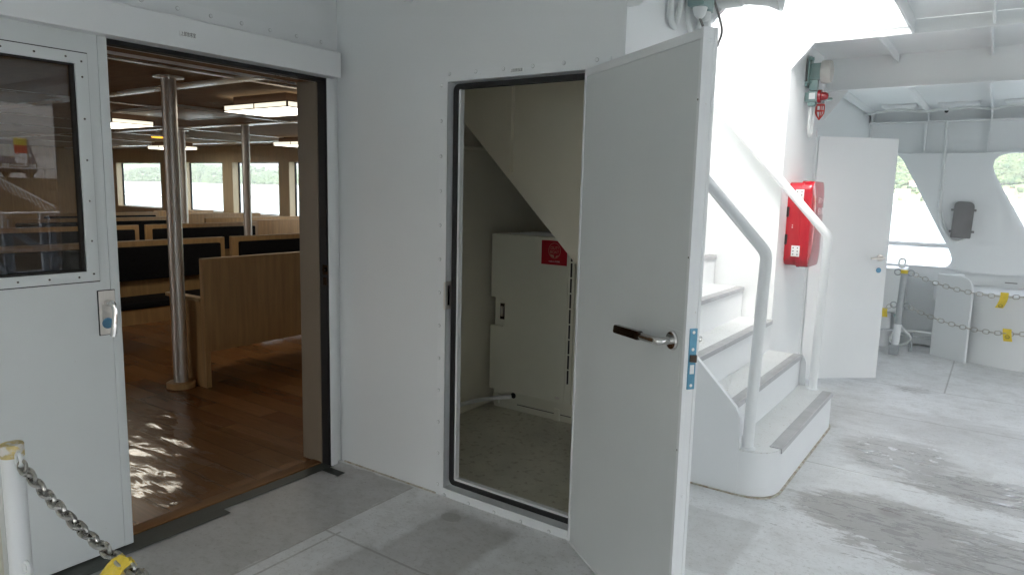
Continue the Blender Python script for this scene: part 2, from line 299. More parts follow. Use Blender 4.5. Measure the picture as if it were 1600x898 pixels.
# ------------------------------------------------------------------ mesh helpers
XF = {}
class MB:
    def __init__(s): s.bm = bmesh.new()
    def box(s, x0, x1, y0, y1, z0, z1, bev=0.0):
        g = bmesh.ops.create_cube(s.bm, size=1)
        v = g['verts']
        for p in v:
            p.co = Vector((x0+(p.co.x+.5)*(x1-x0), y0+(p.co.y+.5)*(y1-y0), z0+(p.co.z+.5)*(z1-z0)))
        if bev:
            ed = list({e for p in v for e in p.link_edges})
            bmesh.ops.bevel(s.bm, geom=ed, offset=bev, segments=2, affect='EDGES', profile=0.6)
        return s
    def prism(s, poly, axis, a, b):
        def P(u, v, w):
            return Vector((w, u, v)) if axis == 'x' else Vector((u, w, v)) if axis == 'y' else Vector((u, v, w))
        A = [s.bm.verts.new(P(u, v, a)) for u, v in poly]; B = [s.bm.verts.new(P(u, v, b)) for u, v in poly]
        n = len(poly)
        fs = [s.bm.faces.new(A), s.bm.faces.new(B)]
        for i in range(n): fs.append(s.bm.faces.new((A[i], A[(i+1) % n], B[(i+1) % n], B[i])))
        bmesh.ops.recalc_face_normals(s.bm, faces=fs)
        return s
    def ring(s, outer, inner, axis, a, b):     # closed frame between two outlines with the same count
        def P(u, v, w):
            return Vector((w, u, v)) if axis == 'x' else Vector((u, w, v)) if axis == 'y' else Vector((u, v, w))
        n = len(outer)
        L = [[s.bm.verts.new(P(u, v, w)) for u, v in q] for w in (a, b) for q in (outer, inner)]
        oa, ia, ob, ib = L; fs = []
        for i in range(n):
            j = (i+1) % n
            for q in ((oa[i], oa[j], ia[j], ia[i]), (ob[i], ob[j], ib[j], ib[i]), (oa[i], oa[j], ob[j], ob[i]), (ia[i], ia[j], ib[j], ib[i])):
                fs.append(s.bm.faces.new(q))
        bmesh.ops.recalc_face_normals(s.bm, faces=fs)
        return s
    def tube(s, pts, r, seg=12, closed=False, cap=True, r2=None):
        pts = [Vector(p) for p in pts]; n = len(pts); rings = []
        T = []
        for i in range(n):
            a = pts[(i-1) % n] if (closed or i > 0) else pts[i]; b = pts[(i+1) % n] if (closed or i < n-1) else pts[i]
            T.append((b-a).normalized())
        up = Vector((0, 0, 1)) if abs(T[0].z) < 0.9 else Vector((1, 0, 0))
        N = (up - T[0]*up.dot(T[0])).normalized()
        for i in range(n):
            N = (N - T[i]*N.dot(T[i])).normalized(); Bn = T[i].cross(N)
            rr = r[i] if isinstance(r, (list, tuple)) else r
            q = r2 if r2 else rr
            rings.append([s.bm.verts.new(pts[i]+N*(math.cos(2*PI*k/seg)*q)+Bn*(math.sin(2*PI*k/seg)*rr)) for k in range(seg)])
        for i in range(n if closed else n-1):
            a, b = rings[i], rings[(i+1) % n]
            for k in range(seg):
                fc = s.bm.faces.new((a[k], a[(k+1) % seg], b[(k+1) % seg], b[k])); fc.smooth = True
        if cap and not closed:
            s.bm.faces.new(rings[0][::-1]); s.bm.faces.new(rings[-1])
        return s
    def lathe(s, prof, c, ax, seg=24):         # prof: (radius, distance along ax)
        c = Vector(c); ax = Vector(ax).normalized()
        u = ax.orthogonal().normalized(); v = ax.cross(u); R_ = []
        for (rr, h) in prof:
            R_.append([s.bm.verts.new(c+ax*h+(u*math.cos(2*PI*k/seg)+v*math.sin(2*PI*k/seg))*max(rr, 1e-5)) for k in range(seg)])
        fs = []
        for a, b in zip(R_, R_[1:]):
            for k in range(seg):
                fc = s.bm.faces.new((a[k], a[(k+1) % seg], b[(k+1) % seg], b[k])); fc.smooth = True; fs.append(fc)
        fs.append(s.bm.faces.new(R_[0][::-1])); fs.append(s.bm.faces.new(R_[-1]))
        bmesh.ops.recalc_face_normals(s.bm, faces=fs)
        return s
    def build(s, name, m, parent=None, local=False, label=None, bev=0.0):
        if bev: bmesh.ops.bevel(s.bm, geom=list(s.bm.edges), offset=bev, segments=2, affect='EDGES', profile=0.6)
        me = bpy.data.meshes.new(name); s.bm.to_mesh(me); s.bm.free()
        me.polygons.foreach_set('use_smooth', [True]*len(me.polygons)); me.set_sharp_from_angle(angle=R(33))
        if parent is not None and not local:
            me.transform(XF[parent.name].inverted())
        me.materials.append(m)
        o = bpy.data.objects.new(name, me); COL.objects.link(o)
        if parent is not None:
            o.parent = parent; XF[o.name] = XF[parent.name].copy()
        else:
            XF[o.name] = Matrix.Identity(4)
        if label: o['label'] = label
        return o

def thing(name, label, cat, loc=(0, 0, 0), rz=0.0, group=None):
    o = bpy.data.objects.new(name, None); COL.objects.link(o); o.location = loc; o.rotation_euler = (0, 0, rz)
    o.empty_display_size = 0.1
    XF[o.name] = Matrix.Translation(Vector(loc)) @ Matrix.Rotation(rz, 4, 'Z')
    o['label'] = label; o['category'] = cat
    if group: o['group'] = group
    return o
def tag(o, label, cat, group=None):
    o['label'] = label; o['category'] = cat
    if group: o['group'] = group
    return o
def struct(o): o['kind'] = 'structure'; return o
def dup(src, loc, label=None, rz=None):
    def rec(o, par):
        c = o.copy(); COL.objects.link(c)
        if par is not None: c.parent = par
        for ch in list(o.children): rec(ch, c)
        return c
    c = rec(src, None); c.location = loc
    if rz is not None: c.rotation_euler = (0, 0, rz)
    if label: c['label'] = label
    return c
def text(body, size, m, name, parent, org, ux, uy, width=None, local=False):
    cu = bpy.data.curves.new(name, 'FONT'); cu.body = body; cu.size = size; cu.align_x = 'CENTER'; cu.align_y = 'CENTER'; cu.offset = size*0.004
    to = bpy.data.objects.new(name, cu); COL.objects.link(to)
    dg = bpy.context.evaluated_depsgraph_get()
    me = bpy.data.meshes.new_from_object(to.evaluated_get(dg))
    bpy.data.objects.remove(to)
    if width and len(me.vertices):
        xs = [v.co.x for v in me.vertices]; k = width/max(1e-6, max(xs)-min(xs))
        for v in me.vertices: v.co.x *= k
    ux, uy, org = Vector(ux), Vector(uy), Vector(org)
    for v in me.vertices: v.co = org+ux*v.co.x+uy*v.co.y
    if not local: me.transform(XF[parent.name].inverted())
    me.materials.clear(); me.materials.append(m)
    o = bpy.data.objects.new(name, me); COL.objects.link(o); o.parent = parent
    XF[o.name] = XF[parent.name].copy()
    return o
def rrect(x0, x1, y0, y1, r, seg=5):
    P = []
    for cx, cy, a in ((x1-r, y1-r, 0), (x0+r, y1-r, 90), (x0+r, y0+r, 180), (x1-r, y0+r, 270)):
        for k in range(seg+1):
            t = R(a+90*k/seg); P.append((cx+r*math.cos(t), cy+r*math.sin(t)))
    return P
def rpoly(pts, rad, seg=6):                    # polygon with rounded corners
    out = []; n = len(pts)
    for i in range(n):
        p, a, b = Vector(pts[i]), Vector(pts[i-1]), Vector(pts[(i+1) % n])
        r = rad[i] if isinstance(rad, (list, tuple)) else rad
        if r <= 0: out.append(tuple(p)); continue
        d1, d2 = (a-p).normalized(), (b-p).normalized()
        ang = d1.angle(d2); t = min(r/math.tan(ang/2), (a-p).length*.49, (b-p).length*.49)
        s, e = p+d1*t, p+d2*t
        for k in range(seg+1):
            w = k/seg; out.append(tuple(s*(1-w)**2+p*2*w*(1-w)+e*w*w))
    return out
def bend(pts, r, seg=6):                       # 3D polyline with rounded bends
    pts = [Vector(p) for p in pts]; out = [pts[0]]
    for i in range(1, len(pts)-1):
        p, a, b = pts[i], pts[i-1], pts[i+1]
        d1, d2 = (a-p).normalized(), (b-p).normalized()
        t = min(r, (a-p).length*.49, (b-p).length*.49); s, e = p+d1*t, p+d2*t
        for k in range(seg+1):
            w = k/seg; out.append(s*(1-w)**2+p*2*w*(1-w)+e*w*w)
    out.append(pts[-1]); return out
def screws(mb, pts, ax, r=0.006, h=0.003):
    for p in pts: mb.lathe([(r, -0.002), (r, h*.5), (r*.75, h), (r*.25, h), (r*.2, h*.4)], p, ax, 10)
    return mb
def rivets(name, pts, ax, r, h, m, parent):     # each rivet a part of its own, sharing one mesh
    p0 = Vector(pts[0]); mb = MB(); screws(mb, [(0, 0, 0)], ax, r, h)
    nf = len(mb.bm.faces); mb.lathe([(r*1.2, -0.002), (r*1.2, 0.0006), (r*1.08, 0.0008)], (0, 0, 0), ax, 14)  # grey ring round the base stands in for the rivet's shadow
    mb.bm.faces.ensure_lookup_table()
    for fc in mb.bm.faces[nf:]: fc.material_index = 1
    me = bpy.data.meshes.new(name); mb.bm.to_mesh(me); mb.bm.free(); me.materials.append(m); me.materials.append(rivet_shade)
    inv = XF[parent.name].inverted()
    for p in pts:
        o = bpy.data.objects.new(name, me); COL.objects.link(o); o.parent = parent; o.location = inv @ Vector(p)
def chain_mesh(mb, path, link, wire, seg=6):
    path = [Vector(p) for p in path]
    L = [0]
    for a, b in zip(path, path[1:]): L.append(L[-1]+(b-a).length)
    pitch = link-4*wire*1.03; n = int(L[-1]/pitch)
    def at(d):
        for i in range(len(path)-1):
            if d <= L[i+1] or i == len(path)-2:
                w = (d-L[i])/max(1e-9, L[i+1]-L[i]); return path[i].lerp(path[i+1], w), (path[i+1]-path[i]).normalized()
    hw = link*0.37
    for k in range(n):
        c, t = at((k+.5)*pitch)
        up = Vector((0, 0, 1)); sdv = t.cross(up).normalized(); nn = sdv.cross(t)
        ang = (0.25 if k % 2 else 0.25+PI/2)+random.uniform(-.12, .12)
        w = sdv*math.cos(ang)+nn*math.sin(ang)
        hl = link/2-hw
        pts = []
        for q in range(7):
            th = -PI/2+PI*q/6; pts.append(c+t*(hl+(hw-wire)*math.cos(th))+w*((hw-wire)*math.sin(th)))
        for q in range(7):
            th = PI/2+PI*q/6; pts.append(c+t*(-hl+(hw-wire)*math.cos(th))+w*((hw-wire)*math.sin(th)))
        mb.tube(pts, wire, seg, closed=True)
    return mb
def sag(a, b, drop, n=24):
    a, b = Vector(a), Vector(b)
    return [a.lerp(b, i/n)-Vector((0, 0, drop*4*(i/n)*(1-i/n))) for i in range(n+1)]

# ------------------------------------------------------------------ ground, deck, ceiling (the setting)
wt = MB(); wt.box(-6000, 6000, -3000, 6000, -4.2, -3.6); o = struct(wt.build('water', water_m))
fl = MB(); fl.box(-0.03, 9.0, -6.2, 5.85, -0.20, 0.0); struct(fl.build('deck_floor', deck))
fl = MB(); fl.box(-15.2, -0.034, -6.2, 5.8, -0.20, 0.004); struct(fl.build('cabin_floor', plank))
hb = MB(); hb.box(-15.5, 9.0, -6.25, 5.9, -3.9, -0.21); tag(hb.build('ship_hull', white), 'white ferry hull side rising from the water below the decks', 'hull')

ce = MB()
ZC = 2.56
ce.box(0.0, 9.0, -6.2, 0.90, ZC, 2.7)
ce.box(2.328, 9.0, 0.90, 2.398, ZC, 2.7)
ce.box(1.60, 9.0, 2.434, 3.50, ZC, 2.7)
ce.box(1.60, 9.0, 3.50, 5.85, 2.40, 2.7)
ce.box(-0.18, 1.6, 2.44, 5.85, 2.56, 2.7)
ceil = struct(ce.build('ceiling', white))
b_ = MB(); b_.prism([(1.624, 2.32), (1.624, 2.56), (9, 2.56), (9, 2.47), (1.77, 2.47)], 'y', 0.90, 0.93); b_.build('ceiling_beam', white, ceil)
b_ = MB(); b_.box(1.636, 9, 3.495, 3.507, 2.332, ZC); b_.box(1.636, 9, 3.46, 3.545, 2.32, 2.332); b_.build('ceiling_beam', white, ceil)
b_ = MB(); b_.box(2.315, 2.327, 0.94, 2.398, 2.478, 2.86); b_.build('opening_coaming', white, ceil)
b_ = MB(); b_.box(-0.2, 2.32, 2.412, 2.424, 2.70, 2.80); b_.build('opening_coaming', white, ceil)
for x in (2.72, 3.22, 3.72, 4.22):
    b_ = MB(); b_.box(x-.006, x+.006, 0.935, 2.398, 2.49, ZC); b_.build('ceiling_stiffener', white, ceil)
    b_ = MB(); b_.box(x-.006, x+.006, -6.1, 0.895, 2.49, ZC); b_.build('ceiling_stiffener', white, ceil)
for x in (2.12, 2.70, 3.2, 3.7):
    b_ = MB(); b_.prism([(2.434, 2.49), (2.434, ZC), (3.494, ZC), (3.494, 2.498)], 'x', x-.005, x+.005); b_.build('ceiling_stiffener', white, ceil)
for x in (1.67, 2.17, 2.69, 3.2, 3.7):
    b_ = MB(); b_.prism([(3.51, 2.335), (3.51, 2.40), (5.79, 2.40), (5.79, 2.285), (5.66, 2.285), (5.60, 2.335)], 'x', x-.006, x+.006); b_.build('ceiling_stiffener', white, ceil)
# triangular web at the left end of the deep beam
b_ = MB(); b_.prism([(1.64, 2.10), (1.64, 2.325), (1.80, 2.325)], 'y', 3.515, 3.527); b_.build('ceiling_bracket', white, ceil)

# ------------------------------------------------------------------ cabin wall (left) with its doorway
D0, D1 = -1.60, -0.095          # doorway
cw = thing('cabin_wall', 'tall white painted wall holding the sliding cabin door and its wide doorway', 'wall')
w = MB(); w.box(-0.18, 0.0, -6.2, D0, 0.0, 2.7); w.box(-0.18, 0.0, D0, -0.092, 2.046, 2.7); w.box(-0.18, 0.0, -0.092, 5.85, 0.0, 2.7)
w.build('wall_panel', white, cw)
w = MB(); w.box(0.0005, 0.003, -4.5, -1.55, 0.02, 2.03); w.build('pocket_panel', cream2, cw)
w = MB(); w.box(0.0, 0.032, -0.093, -0.047, 0.0, 2.03, 0.002); w.build('door_post', white2, cw)
w = MB(); w.box(-0.030, 0.027, -0.094, -0.0885, 0.0, 2.045); w.box(-0.034, 0.02, -0.1, -0.0945, 0.0, 2.04); w.box(-0.03, 0.02, D0, -0.1, 2.012, 2.0455); w.build('door_seal', rubber, cw)
w = MB(); w.box(-0.186, -0.034, -0.106, -0.0925, 0.0, 2.045); w.build('jamb_panel', jamb_m, cw)
w = MB(); w.box(-0.19, -0.034, D0, -0.107, 2.022, 2.0455); w.build('lintel_panel', lintel_m, cw)
w = MB(); w.box(-0.042, -0.034, D0, -0.107, 2.012, 2.0215); w.box(-0.2, -0.191, D0, -0.107, 2.010, 2.024); w.build('lintel_trim', alu, cw)
w = MB(); w.box(-0.012, 0.026, -0.101, -0.0955, 1.04, 1.09); w.box(-0.005, 0.022, -0.104, -0.1, 0.985, 1.025); w.lathe([(0.011, 0), (0.011, .012)], (0.008, -0.1, 1.065), (0, -1, 0), 12); w.build('strike_latch', darksteel, cw)
w = MB(); w.box(-0.105, -0.036, D0, -0.106, 0.005, 0.012, 0.002); w.build('threshold_strip', lintel_m, cw)

dh = thing('door_header', 'long white header box covering the rail above the sliding cabin door', 'door header', (0.05, -1.2, 2.03))
w = MB(); w.prism([(0.0, 2.03), (0.10, 2.03), (0.10, 2.148), (0.088, 2.154), (0.0, 2.168)], 'y', -3.4, -0.062); w.build('cover_box', white2, dh)
w = MB(); w.prism(rrect(-3.4, -0.024, 2.16, 2.232, 0.015), 'x', 0.0005, 0.006)
w.build('flange_strip', white2, dh)
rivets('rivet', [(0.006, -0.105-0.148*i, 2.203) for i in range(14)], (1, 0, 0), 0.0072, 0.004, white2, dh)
w = MB(); w.prism(rrect(-0.894, -0.824, 2.075, 2.096, 0.003), 'x', 0.1, 0.1025); sp = w.build('sign_plate', plate_m, dh)
text('上部旅客室', 0.019, ink, 'lettering', sp, (0.1032, -0.859, 2.0855), (0, 1, 0), (0, 0, 1), 0.063)

# ------------------------------------------------------------------ sliding door
sdr = thing('sliding_door', 'white sliding cabin door with a framed window and lever lock plate', 'sliding door', (0.02, -1.65, 0.015))
y0, y1 = -1.594, -1.151
w = MB()
a0, a1, b0, b1 = -1.562, -1.262, 1.148, 1.922
w.box(0.004, 0.044, y0, a0, 0.015, 2.10); w.box(0.004, 0.044, a1, y1-0.036, 0.015, 2.10); w.box(0.004, 0.044, a0, a1, 0.015, b0); w.box(0.004, 0.044, a0, a1, b1, 2.10)
w.build('door_leaf', doorp, sdr)
w = MB(); w.box(0.003, 0.045, y1-0.0345, y1, 0.014, 2.10, 0.002); w.build('edge_strip', doorp, sdr)
w = MB(); w.ring([(-1.590, 1.117), (-1.227, 1.117), (-1.227, 1.955), (-1.590, 1.955)], [(-1.553, 1.155), (-1.270, 1.155), (-1.270, 1.915), (-1.553, 1.915)], 'x', 0.0445, 0.054)
wf = w.build('window_frame', doorp, sdr, bev=0.0015)
w = MB(); w.ring([(-1.561, 1.149), (-1.263, 1.149), (-1.263, 1.921), (-1.561, 1.921)], [(-1.549, 1.160), (-1.275, 1.160), (-1.275, 1.910), (-1.549, 1.910)], 'x', 0.008, 0.046); w.build('glazing_seal', rubber, sdr)
w = MB(); w.ring([(-1.592, 1.1125), (-1.223, 1.1125), (-1.223, 1.9595), (-1.592, 1.9595)], [(-1.58, 1.127), (-1.237, 1.127), (-1.237, 1.945), (-1.58, 1.945)], 'x', 0.0442, 0.0452); w.build('frame_gap_seal', rubber, sdr)
ss = [(0.054, y, z) for z in (1.136, 1.935) for y in (-1.30, -1.40, -1.50)]+[(0.054, -1.248, z) for z in (1.145, 1.27, 1.42, 1.57, 1.72, 1.87, 1.925)]
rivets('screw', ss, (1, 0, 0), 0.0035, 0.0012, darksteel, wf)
w = MB(); w.box(0.018, 0.024, -1.56, -1.268, 1.152, 1.918); w.build('window_pane', glass_d, sdr)
w = MB(); w.prism(rrect(-1.2375, -1.1715, 0.901, 1.078, 0.003), 'x', 0.044, 0.0455); w.build('handle_gasket', rubber, sdr)
w = MB(); w.prism(rrect(-1.2335, -1.1735, 0.904, 1.075, 0.003), 'x', 0.0456, 0.048); hp = w.build('handle_plate', steel, sdr)
w = MB(); w.lathe([(0.011, 0), (0.011, 0.03), (0.009, 0.034)], (0.0475, -1.205, 1.028), (1, 0, 0), 16)
w.tube(bend([(0.055, -1.205, 1.028), (0.095, -1.203, 1.030), (0.102, -1.200, 1.00), (0.104, -1.207, 0.95), (0.103, -1.214, 0.905)], 0.03), 0.0095, 12, r2=0.013); w.build('lever', chrome, hp)
w = MB(); w.lathe([(0.021, 0), (0.021, 0.004), (0.018, 0.006)], (0.0475, -1.205, 0.948), (1, 0, 0), 24); w.build('lock_disc', bluem, hp)

# ------------------------------------------------------------------ closet wall, frame and interior
clw = thing('closet_wall', 'white painted steel wall around the open closet doorway, ending at the stairs', 'wall')
w = MB()
w.box(0.001, 0.735, 0.0, 0.055, 0.0, ZC-.002); w.box(1.535, 1.624, 0.0, 0.055, 0.0, ZC-.002); w.box(0.735, 1.535, 0.0, 0.055, 1.985, ZC-.002)
w.box(1.594, 1.624, 0.0552, 0.915, 0.0, ZC-.002)
w.build('wall_panel', white, clw)
w = MB(); w.prism([(1.6245, 2.195), (1.6245, 2.45), (1.72, 2.45), (1.72, 2.235), (1.672, 2.195)], 'y', 0.002, 0.012); w.build('corner_bracket', white, clw)
w = MB(); w.box(0.034, 0.698, -0.007, -0.0003, 0.0002, 0.006); w.build('base_seal', seal_b, clw)
w = MB(); w.prism([(0.47, 2.45), (0.55, 2.45), (0.545, 2.37), (0.518, 2.347), (0.478, 2.36)], 'y', -0.07, -0.002); w.build('wall_bracket', white, clw)
w = MB(); w.box(0.72, 0.742, 0.056, 0.062, 0.02, 2.0); w.box(0.001, 0.012, 0.056, 2.384, 0.0, 2.55); w.build('closet_lining', cream2, clw)
w = MB(); w.box(0.014, 1.574, 0.058, 2.384, 0.0003, 0.0042); struct(w.build('closet_floor', closet_f))

cf = thing('closet_door_frame', 'white riveted frame with black rubber seal around the open closet doorway', 'door frame', (1.13, 0, 0))
w = MB(); O = [(0.70, 0.001), (1.569, 0.001), (1.569, 2.019), (0.70, 2.019)]; I = [(0.747, 0.044), (1.523, 0.044), (1.523, 1.976), (0.747, 1.976)]
w.ring(O, I, 'y', -0.006, -0.0005); w.build('face_flange', white2, cf)
w = MB(); w.ring([(0.742, 0.039), (1.528, 0.039), (1.528, 1.981), (0.742, 1.981)], I, 'y', -0.0055, 0.052)
I2 = [(0.776, 0.073), (1.494, 0.073), (1.494, 1.965), (0.776, 1.965)]; I3 = [(0.797, 0.093), (1.474, 0.093), (1.474, 1.947), (0.797, 1.947)]
w.ring(I, I3, 'y', 0.046, 0.054); w.ring([(0.784, 0.081), (1.487, 0.081), (1.487, 1.959), (0.784, 1.959)], I3, 'y', 0.026, 0.0455); w.build('reveal', white2, cf)
w = MB(); w.ring(rrect(0.762, 1.510, 0.060, 1.968, 0.03), rrect(0.787, 1.484, 0.083, 1.957-.012, 0.008), 'y', 0.018, 0.0445); w.build('door_seal', rubber, cf)
rv = [(0.757+0.15*i, -0.006, 2.0095) for i in range(6)]+[(0.754+0.1515*i, -0.006, 0.010) for i in range(6)]+[(0.7105, -0.006, 0.055+0.159*i) for i in range(13)]+[(1.558, -0.006, 0.055+0.159*i) for i in range(13)]
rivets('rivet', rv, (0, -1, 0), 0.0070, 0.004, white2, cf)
w = MB(); w.box(0.7385, 0.7465, -0.0085, -0.006, 0.93, 1.062); w.build('strike_lip', steel, cf)
w = MB(); w.box(0.7475, 0.7495, -0.004, 0.034, 0.932, 1.064); w.build('strike_plate', steel, cf)
w = MB(); w.box(0.7495, 0.7505, 0.008, 0.020, 0.95, 1.045); w.build('strike_hole', darksteel, cf)
w = MB(); w.prism(rrect(1.094, 1.161, 1.989, 2.006, 0.002), 'y', -0.0085, -0.0062); sp = w.build('sign_plate', plate_m, cf)
text('上部清掃用具庫', 0.0155, ink, 'lettering', sp, (1.1275, -0.0092, 1.9975), (1, 0, 0), (0, 0, 1), 0.06)

sp_ = thing('stair_side_panel', 'cream panel inside the closet with a slanting lower edge along the stairs', 'wall panel', (0.8, 0.93, 0))
w = MB(); w.prism([(0.001, 2.0), (1.592, 0.435), (1.592, ZC-.001), (0.001, ZC-.001)], 'y', 0.915, 0.945); w.build('panel', cream, sp_)
w = MB(); w.prism([(0.427, 1.655), (0.475, 1.60), (0.475, ZC-.002), (0.427, ZC-.002)], 'y', 0.885, 0.914); w.build('stiffener', cream, sp_)
w = MB(); w.prism([(0.012, 0.0), (1.59, 0.0), (1.59, 0.40), (0.012, 1.95)], 'y', 2.386, 2.398); w.build('rear_panel', cream2, sp_)
w = MB(); w.box(1.575, 1.592, 0.058, 0.913, 0, ZC-.003); w.build('end_panel', cream2, sp_)
w = MB(); w.tube([(0.05, 0.3, 1.76), (0.05, 2.3, 1.76)], 0.014, 10); tag(w.build('wall_pipe', cream2), 'thin painted pipe running along the closet side wall under the stairs', 'pipe')
w = MB(); w.tube(bend([(0.06, 0.25, 0.09), (0.06, 1.0, 0.09), (0.13, 1.16, 0.10), (0.245, 1.285, 0.105)], 0.1), 0.014, 10); w.box(0.05, 0.07, 0.92, 0.925, 0.0, 0.11)
tag(w.build('floor_conduit', pvc), 'pale conduit on the closet floor entering the cabinet base', 'conduit')

cab = thing('closet_cabinet', 'pale metal cabinet with a red square sticker, standing inside the closet', 'cabinet', (0.37, 1.5, 0))
w = MB(); w.box(0.075, 0.715, 1.312, 1.78, 0.05, 1.205, 0.006); w.build('cabinet_body', cabinet_m, cab)
w = MB()
w.prism(rpoly([(0.055, 0.135), (0.655, 0.135), (0.655, 1.205), (0.055, 1.205), (0.055, 0.775), (0.172, 0.775), (0.172, 0.58), (0.055, 0.58)], [0.008, 0.008, 0.008, 0.008, 0.004, 0.02, 0.02, 0.004]), 'y', 1.288, 1.31); dd = w.build('cabinet_door', cabinet_m, cab)
w = MB(); w.box(0.657, 0.70, 1.292, 1.311, 0.135, 1.205); w.build('grille_strip', cabinet_m, cab)
w = MB()
for i in range(9): w.box(0.672, 0.684, 1.2905, 1.2925, 0.27+0.099*i, 0.36+0.099*i)
w.build('vent_slot', black_m, cab)
w = MB(); w.box(0.12, 0.158, 1.308, 1.3125, 0.625, 0.735, 0.002); hh = w.build('lock_plate', darksteel, cab)
w = MB(); w.box(0.129, 0.149, 1.300, 1.308, 0.645, 0.715, 0.003); w.build('lock_handle', steel, hh)
w = MB(); w.prism(rrect(0.455, 0.646, 1.032, 1.186, 0.002), 'y', 1.2855, 1.2875); st = w.build('sticker', sticker_m, dd)
w = MB(); cc = [(0.553+0.045*math.cos(2*PI*k/40), 1.123+0.05*math.sin(2*PI*k/40)) for k in range(40)]; c2 = [(0.553+0.0425*math.cos(2*PI*k/40), 1.123+0.0475*math.sin(2*PI*k/40)) for k in range(40)]
w.ring(cc, c2, 'y', 1.2847, 1.2853)
w.prism([(0.553+0.04*math.cos(t), 1.123+0.045*math.sin(t)) for t in [R(212+i*8) for i in range(8)]]+[(0.548, 1.094), (0.52, 1.099)], 'y', 1.2847, 1.2853)
w.prism([(0.553+0.04*math.cos(t), 1.123+0.045*math.sin(t)) for t in [R(280+i*6.5) for i in range(8)]]+[(0.588, 1.095), (0.568, 1.092)], 'y', 1.2847, 1.2853)
w.build('sticker_emblem', stick_ink, st)
text('OUT?', 0.028, stick_ink, 'sticker_lettering', st, (0.553, 1.2849, 1.139), (1, 0, 0), (0, 0, 1), 0.06)
text('BOAT', 0.026, stick_ink, 'sticker_lettering', st, (0.553, 1.2849, 1.113), (1, 0, 0), (0, 0, 1), 0.066)
text('made in KOBE', 0.013, whiteink, 'sticker_lettering', st, (0.553, 1.2849, 1.054), (1, 0, 0), (0, 0, 1), 0.082)
w = MB(); w.lathe([(0.02, 0), (0.02, .003)], (0.607, 1.288, 0.166), (0, -1, 0), 20); bmesh.ops.scale(w.bm, vec=(1, 1, 0.45), verts=w.bm.verts, space=Matrix.Translation((-0.607, -1.288, -0.166))); w.build('maker_badge', steel, dd)
w = MB(); w.box(0.08, 0.715, 1.318, 1.76, 0.0, 0.05); w.box(0.078, 0.125, 1.305, 1.317, 0.03, 0.105); w.box(0.575, 0.615, 1.305, 1.317, 0.0, 0.085, 0.002); w.build('plinth', cabinet_m, cab)
w = MB(); w.box(0.275, 0.571, 1.3135, 1.3165, 0.046, 0.054); w.box(0.62, 0.70, 1.3135, 1.3165, 0.046, 0.054); w.lathe([(0.02, 0), (0.02, 0.003)], (0.245, 1.312, 0.107), (0, -1, 0), 18); w.build('plinth_gap', black_m, cab)
w = MB()
for i, (a, b, z) in enumerate(((0.16, 0.52, 1.208), (0.22, 0.60, 1.214), (0.3, 0.56, 1.219))): w.box(a, b, 1.36+.02*i, 1.62, z-.0025, z+.0025)
tag(w.build('paper_stack', plate_m), 'few loose sheets of paper lying on top of the closet cabinet', 'papers')

# ------------------------------------------------------------------ open closet door
ang = R(-35.4)
cd = thing('closet_door', 'open white closet door with a steel lever handle and blue lock plate', 'door', (1.475, -0.036, 0.012), ang)
LW, LH, TH = 0.785, 1.960, 0.046
def loc(mb, name, m, par=cd, **k): return mb.build(name, m, par, local=True, **k)
w = MB(); w.box(0.012, LW-0.014, 0.0, TH-0.004, 0.012, LH-0.03); loc(w, 'door_leaf', doorp)
w = MB(); w.box(-0.001, 0.0115, -0.003, TH, 0.0, LH, 0.002); w.box(0.012, LW-0.014, -0.002, TH-.001, LH-0.0295, LH, 0.002); w.box(0.012, LW-0.014, -0.002, TH-.001, 0.0, 0.0115, 0.002)
w.prism([(LW-0.0135, -0.003), (LW, -0.003), (LW, 0.008), (LW-0.002, 0.0095), (LW-0.002, TH-0.011), (LW, TH-0.009), (LW, TH), (LW-0.0135, TH)], 'z', 0.0, LH+0.002); loc(w, 'edge_trim', white2)
for z in (1.925, 0.55, 0.2): loc(screws(MB(), [(LW-.002, 0.022, z)], (1, 0, 0), 0.006, 0.002), 'edge_rivet', white2)
for z in (0.1, 0.7, 1.3, 1.76): loc(screws(MB(), [(LW-0.010, -0.0025, z)], (0, -1, 0), 0.003, 0.001), 'edge_screw', darksteel)
w = MB(); w.prism(rrect(0.672, 0.757, 0.897, 1.070, 0.006), 'y', -0.0012, 0.001); loc(w, 'lock_cover', doorp)
hz = 1.035
w = MB(); w.lathe([(0.030, 0), (0.030, 0.006), (0.027, 0.010), (0.012, 0.011), (0.0115, 0.045)], (0.716, -0.0012, hz), (0, -1, 0), 28); hn = loc(w, 'handle', chrome)
w = MB(); w.tube(bend([(0.716, -0.030, hz), (0.716, -0.056, hz), (0.69, -0.058, hz-.001), (0.60, -0.058, hz-.005)], 0.018), 0.0125, 14); loc(w, 'lever', chrome, hn)
w = MB(); w.prism(rpoly([(0.448, hz-.026), (0.612, hz-.018), (0.628, hz+.006), (0.615, hz+.011), (0.455, hz+.003)], [0.008, 0.004, 0.004, 0.006, 0.008]), 'y', -0.072, -0.052); bmesh.ops.bevel(w.bm, geom=list(w.bm.edges), offset=0.002, segments=2, affect='EDGES'); loc(w, 'grip', darksteel, hn)
w = MB(); w.lathe([(0.026, 0), (0.026, 0.008), (0.011, 0.01), (0.011, 0.05)], (0.716, TH, hz), (0, 1, 0), 20); w.tube([(0.716, TH+.05, hz), (0.60, TH+.055, hz-.006)], 0.011, 12); loc(w, 'rear_handle', chrome)
w = MB(); w.box(LW-.003, LW+.0012, 0.0125, 0.0385, 0.895, 1.085, 0.001); lp = loc(w, 'lock_plate', bluep)
for z in (1.073, 1.02, 0.907): loc(screws(MB(), [(LW+.0012, 0.0255, z)], (1, 0, 0), 0.005, 0.0012), 'lock_screw', steel, lp)
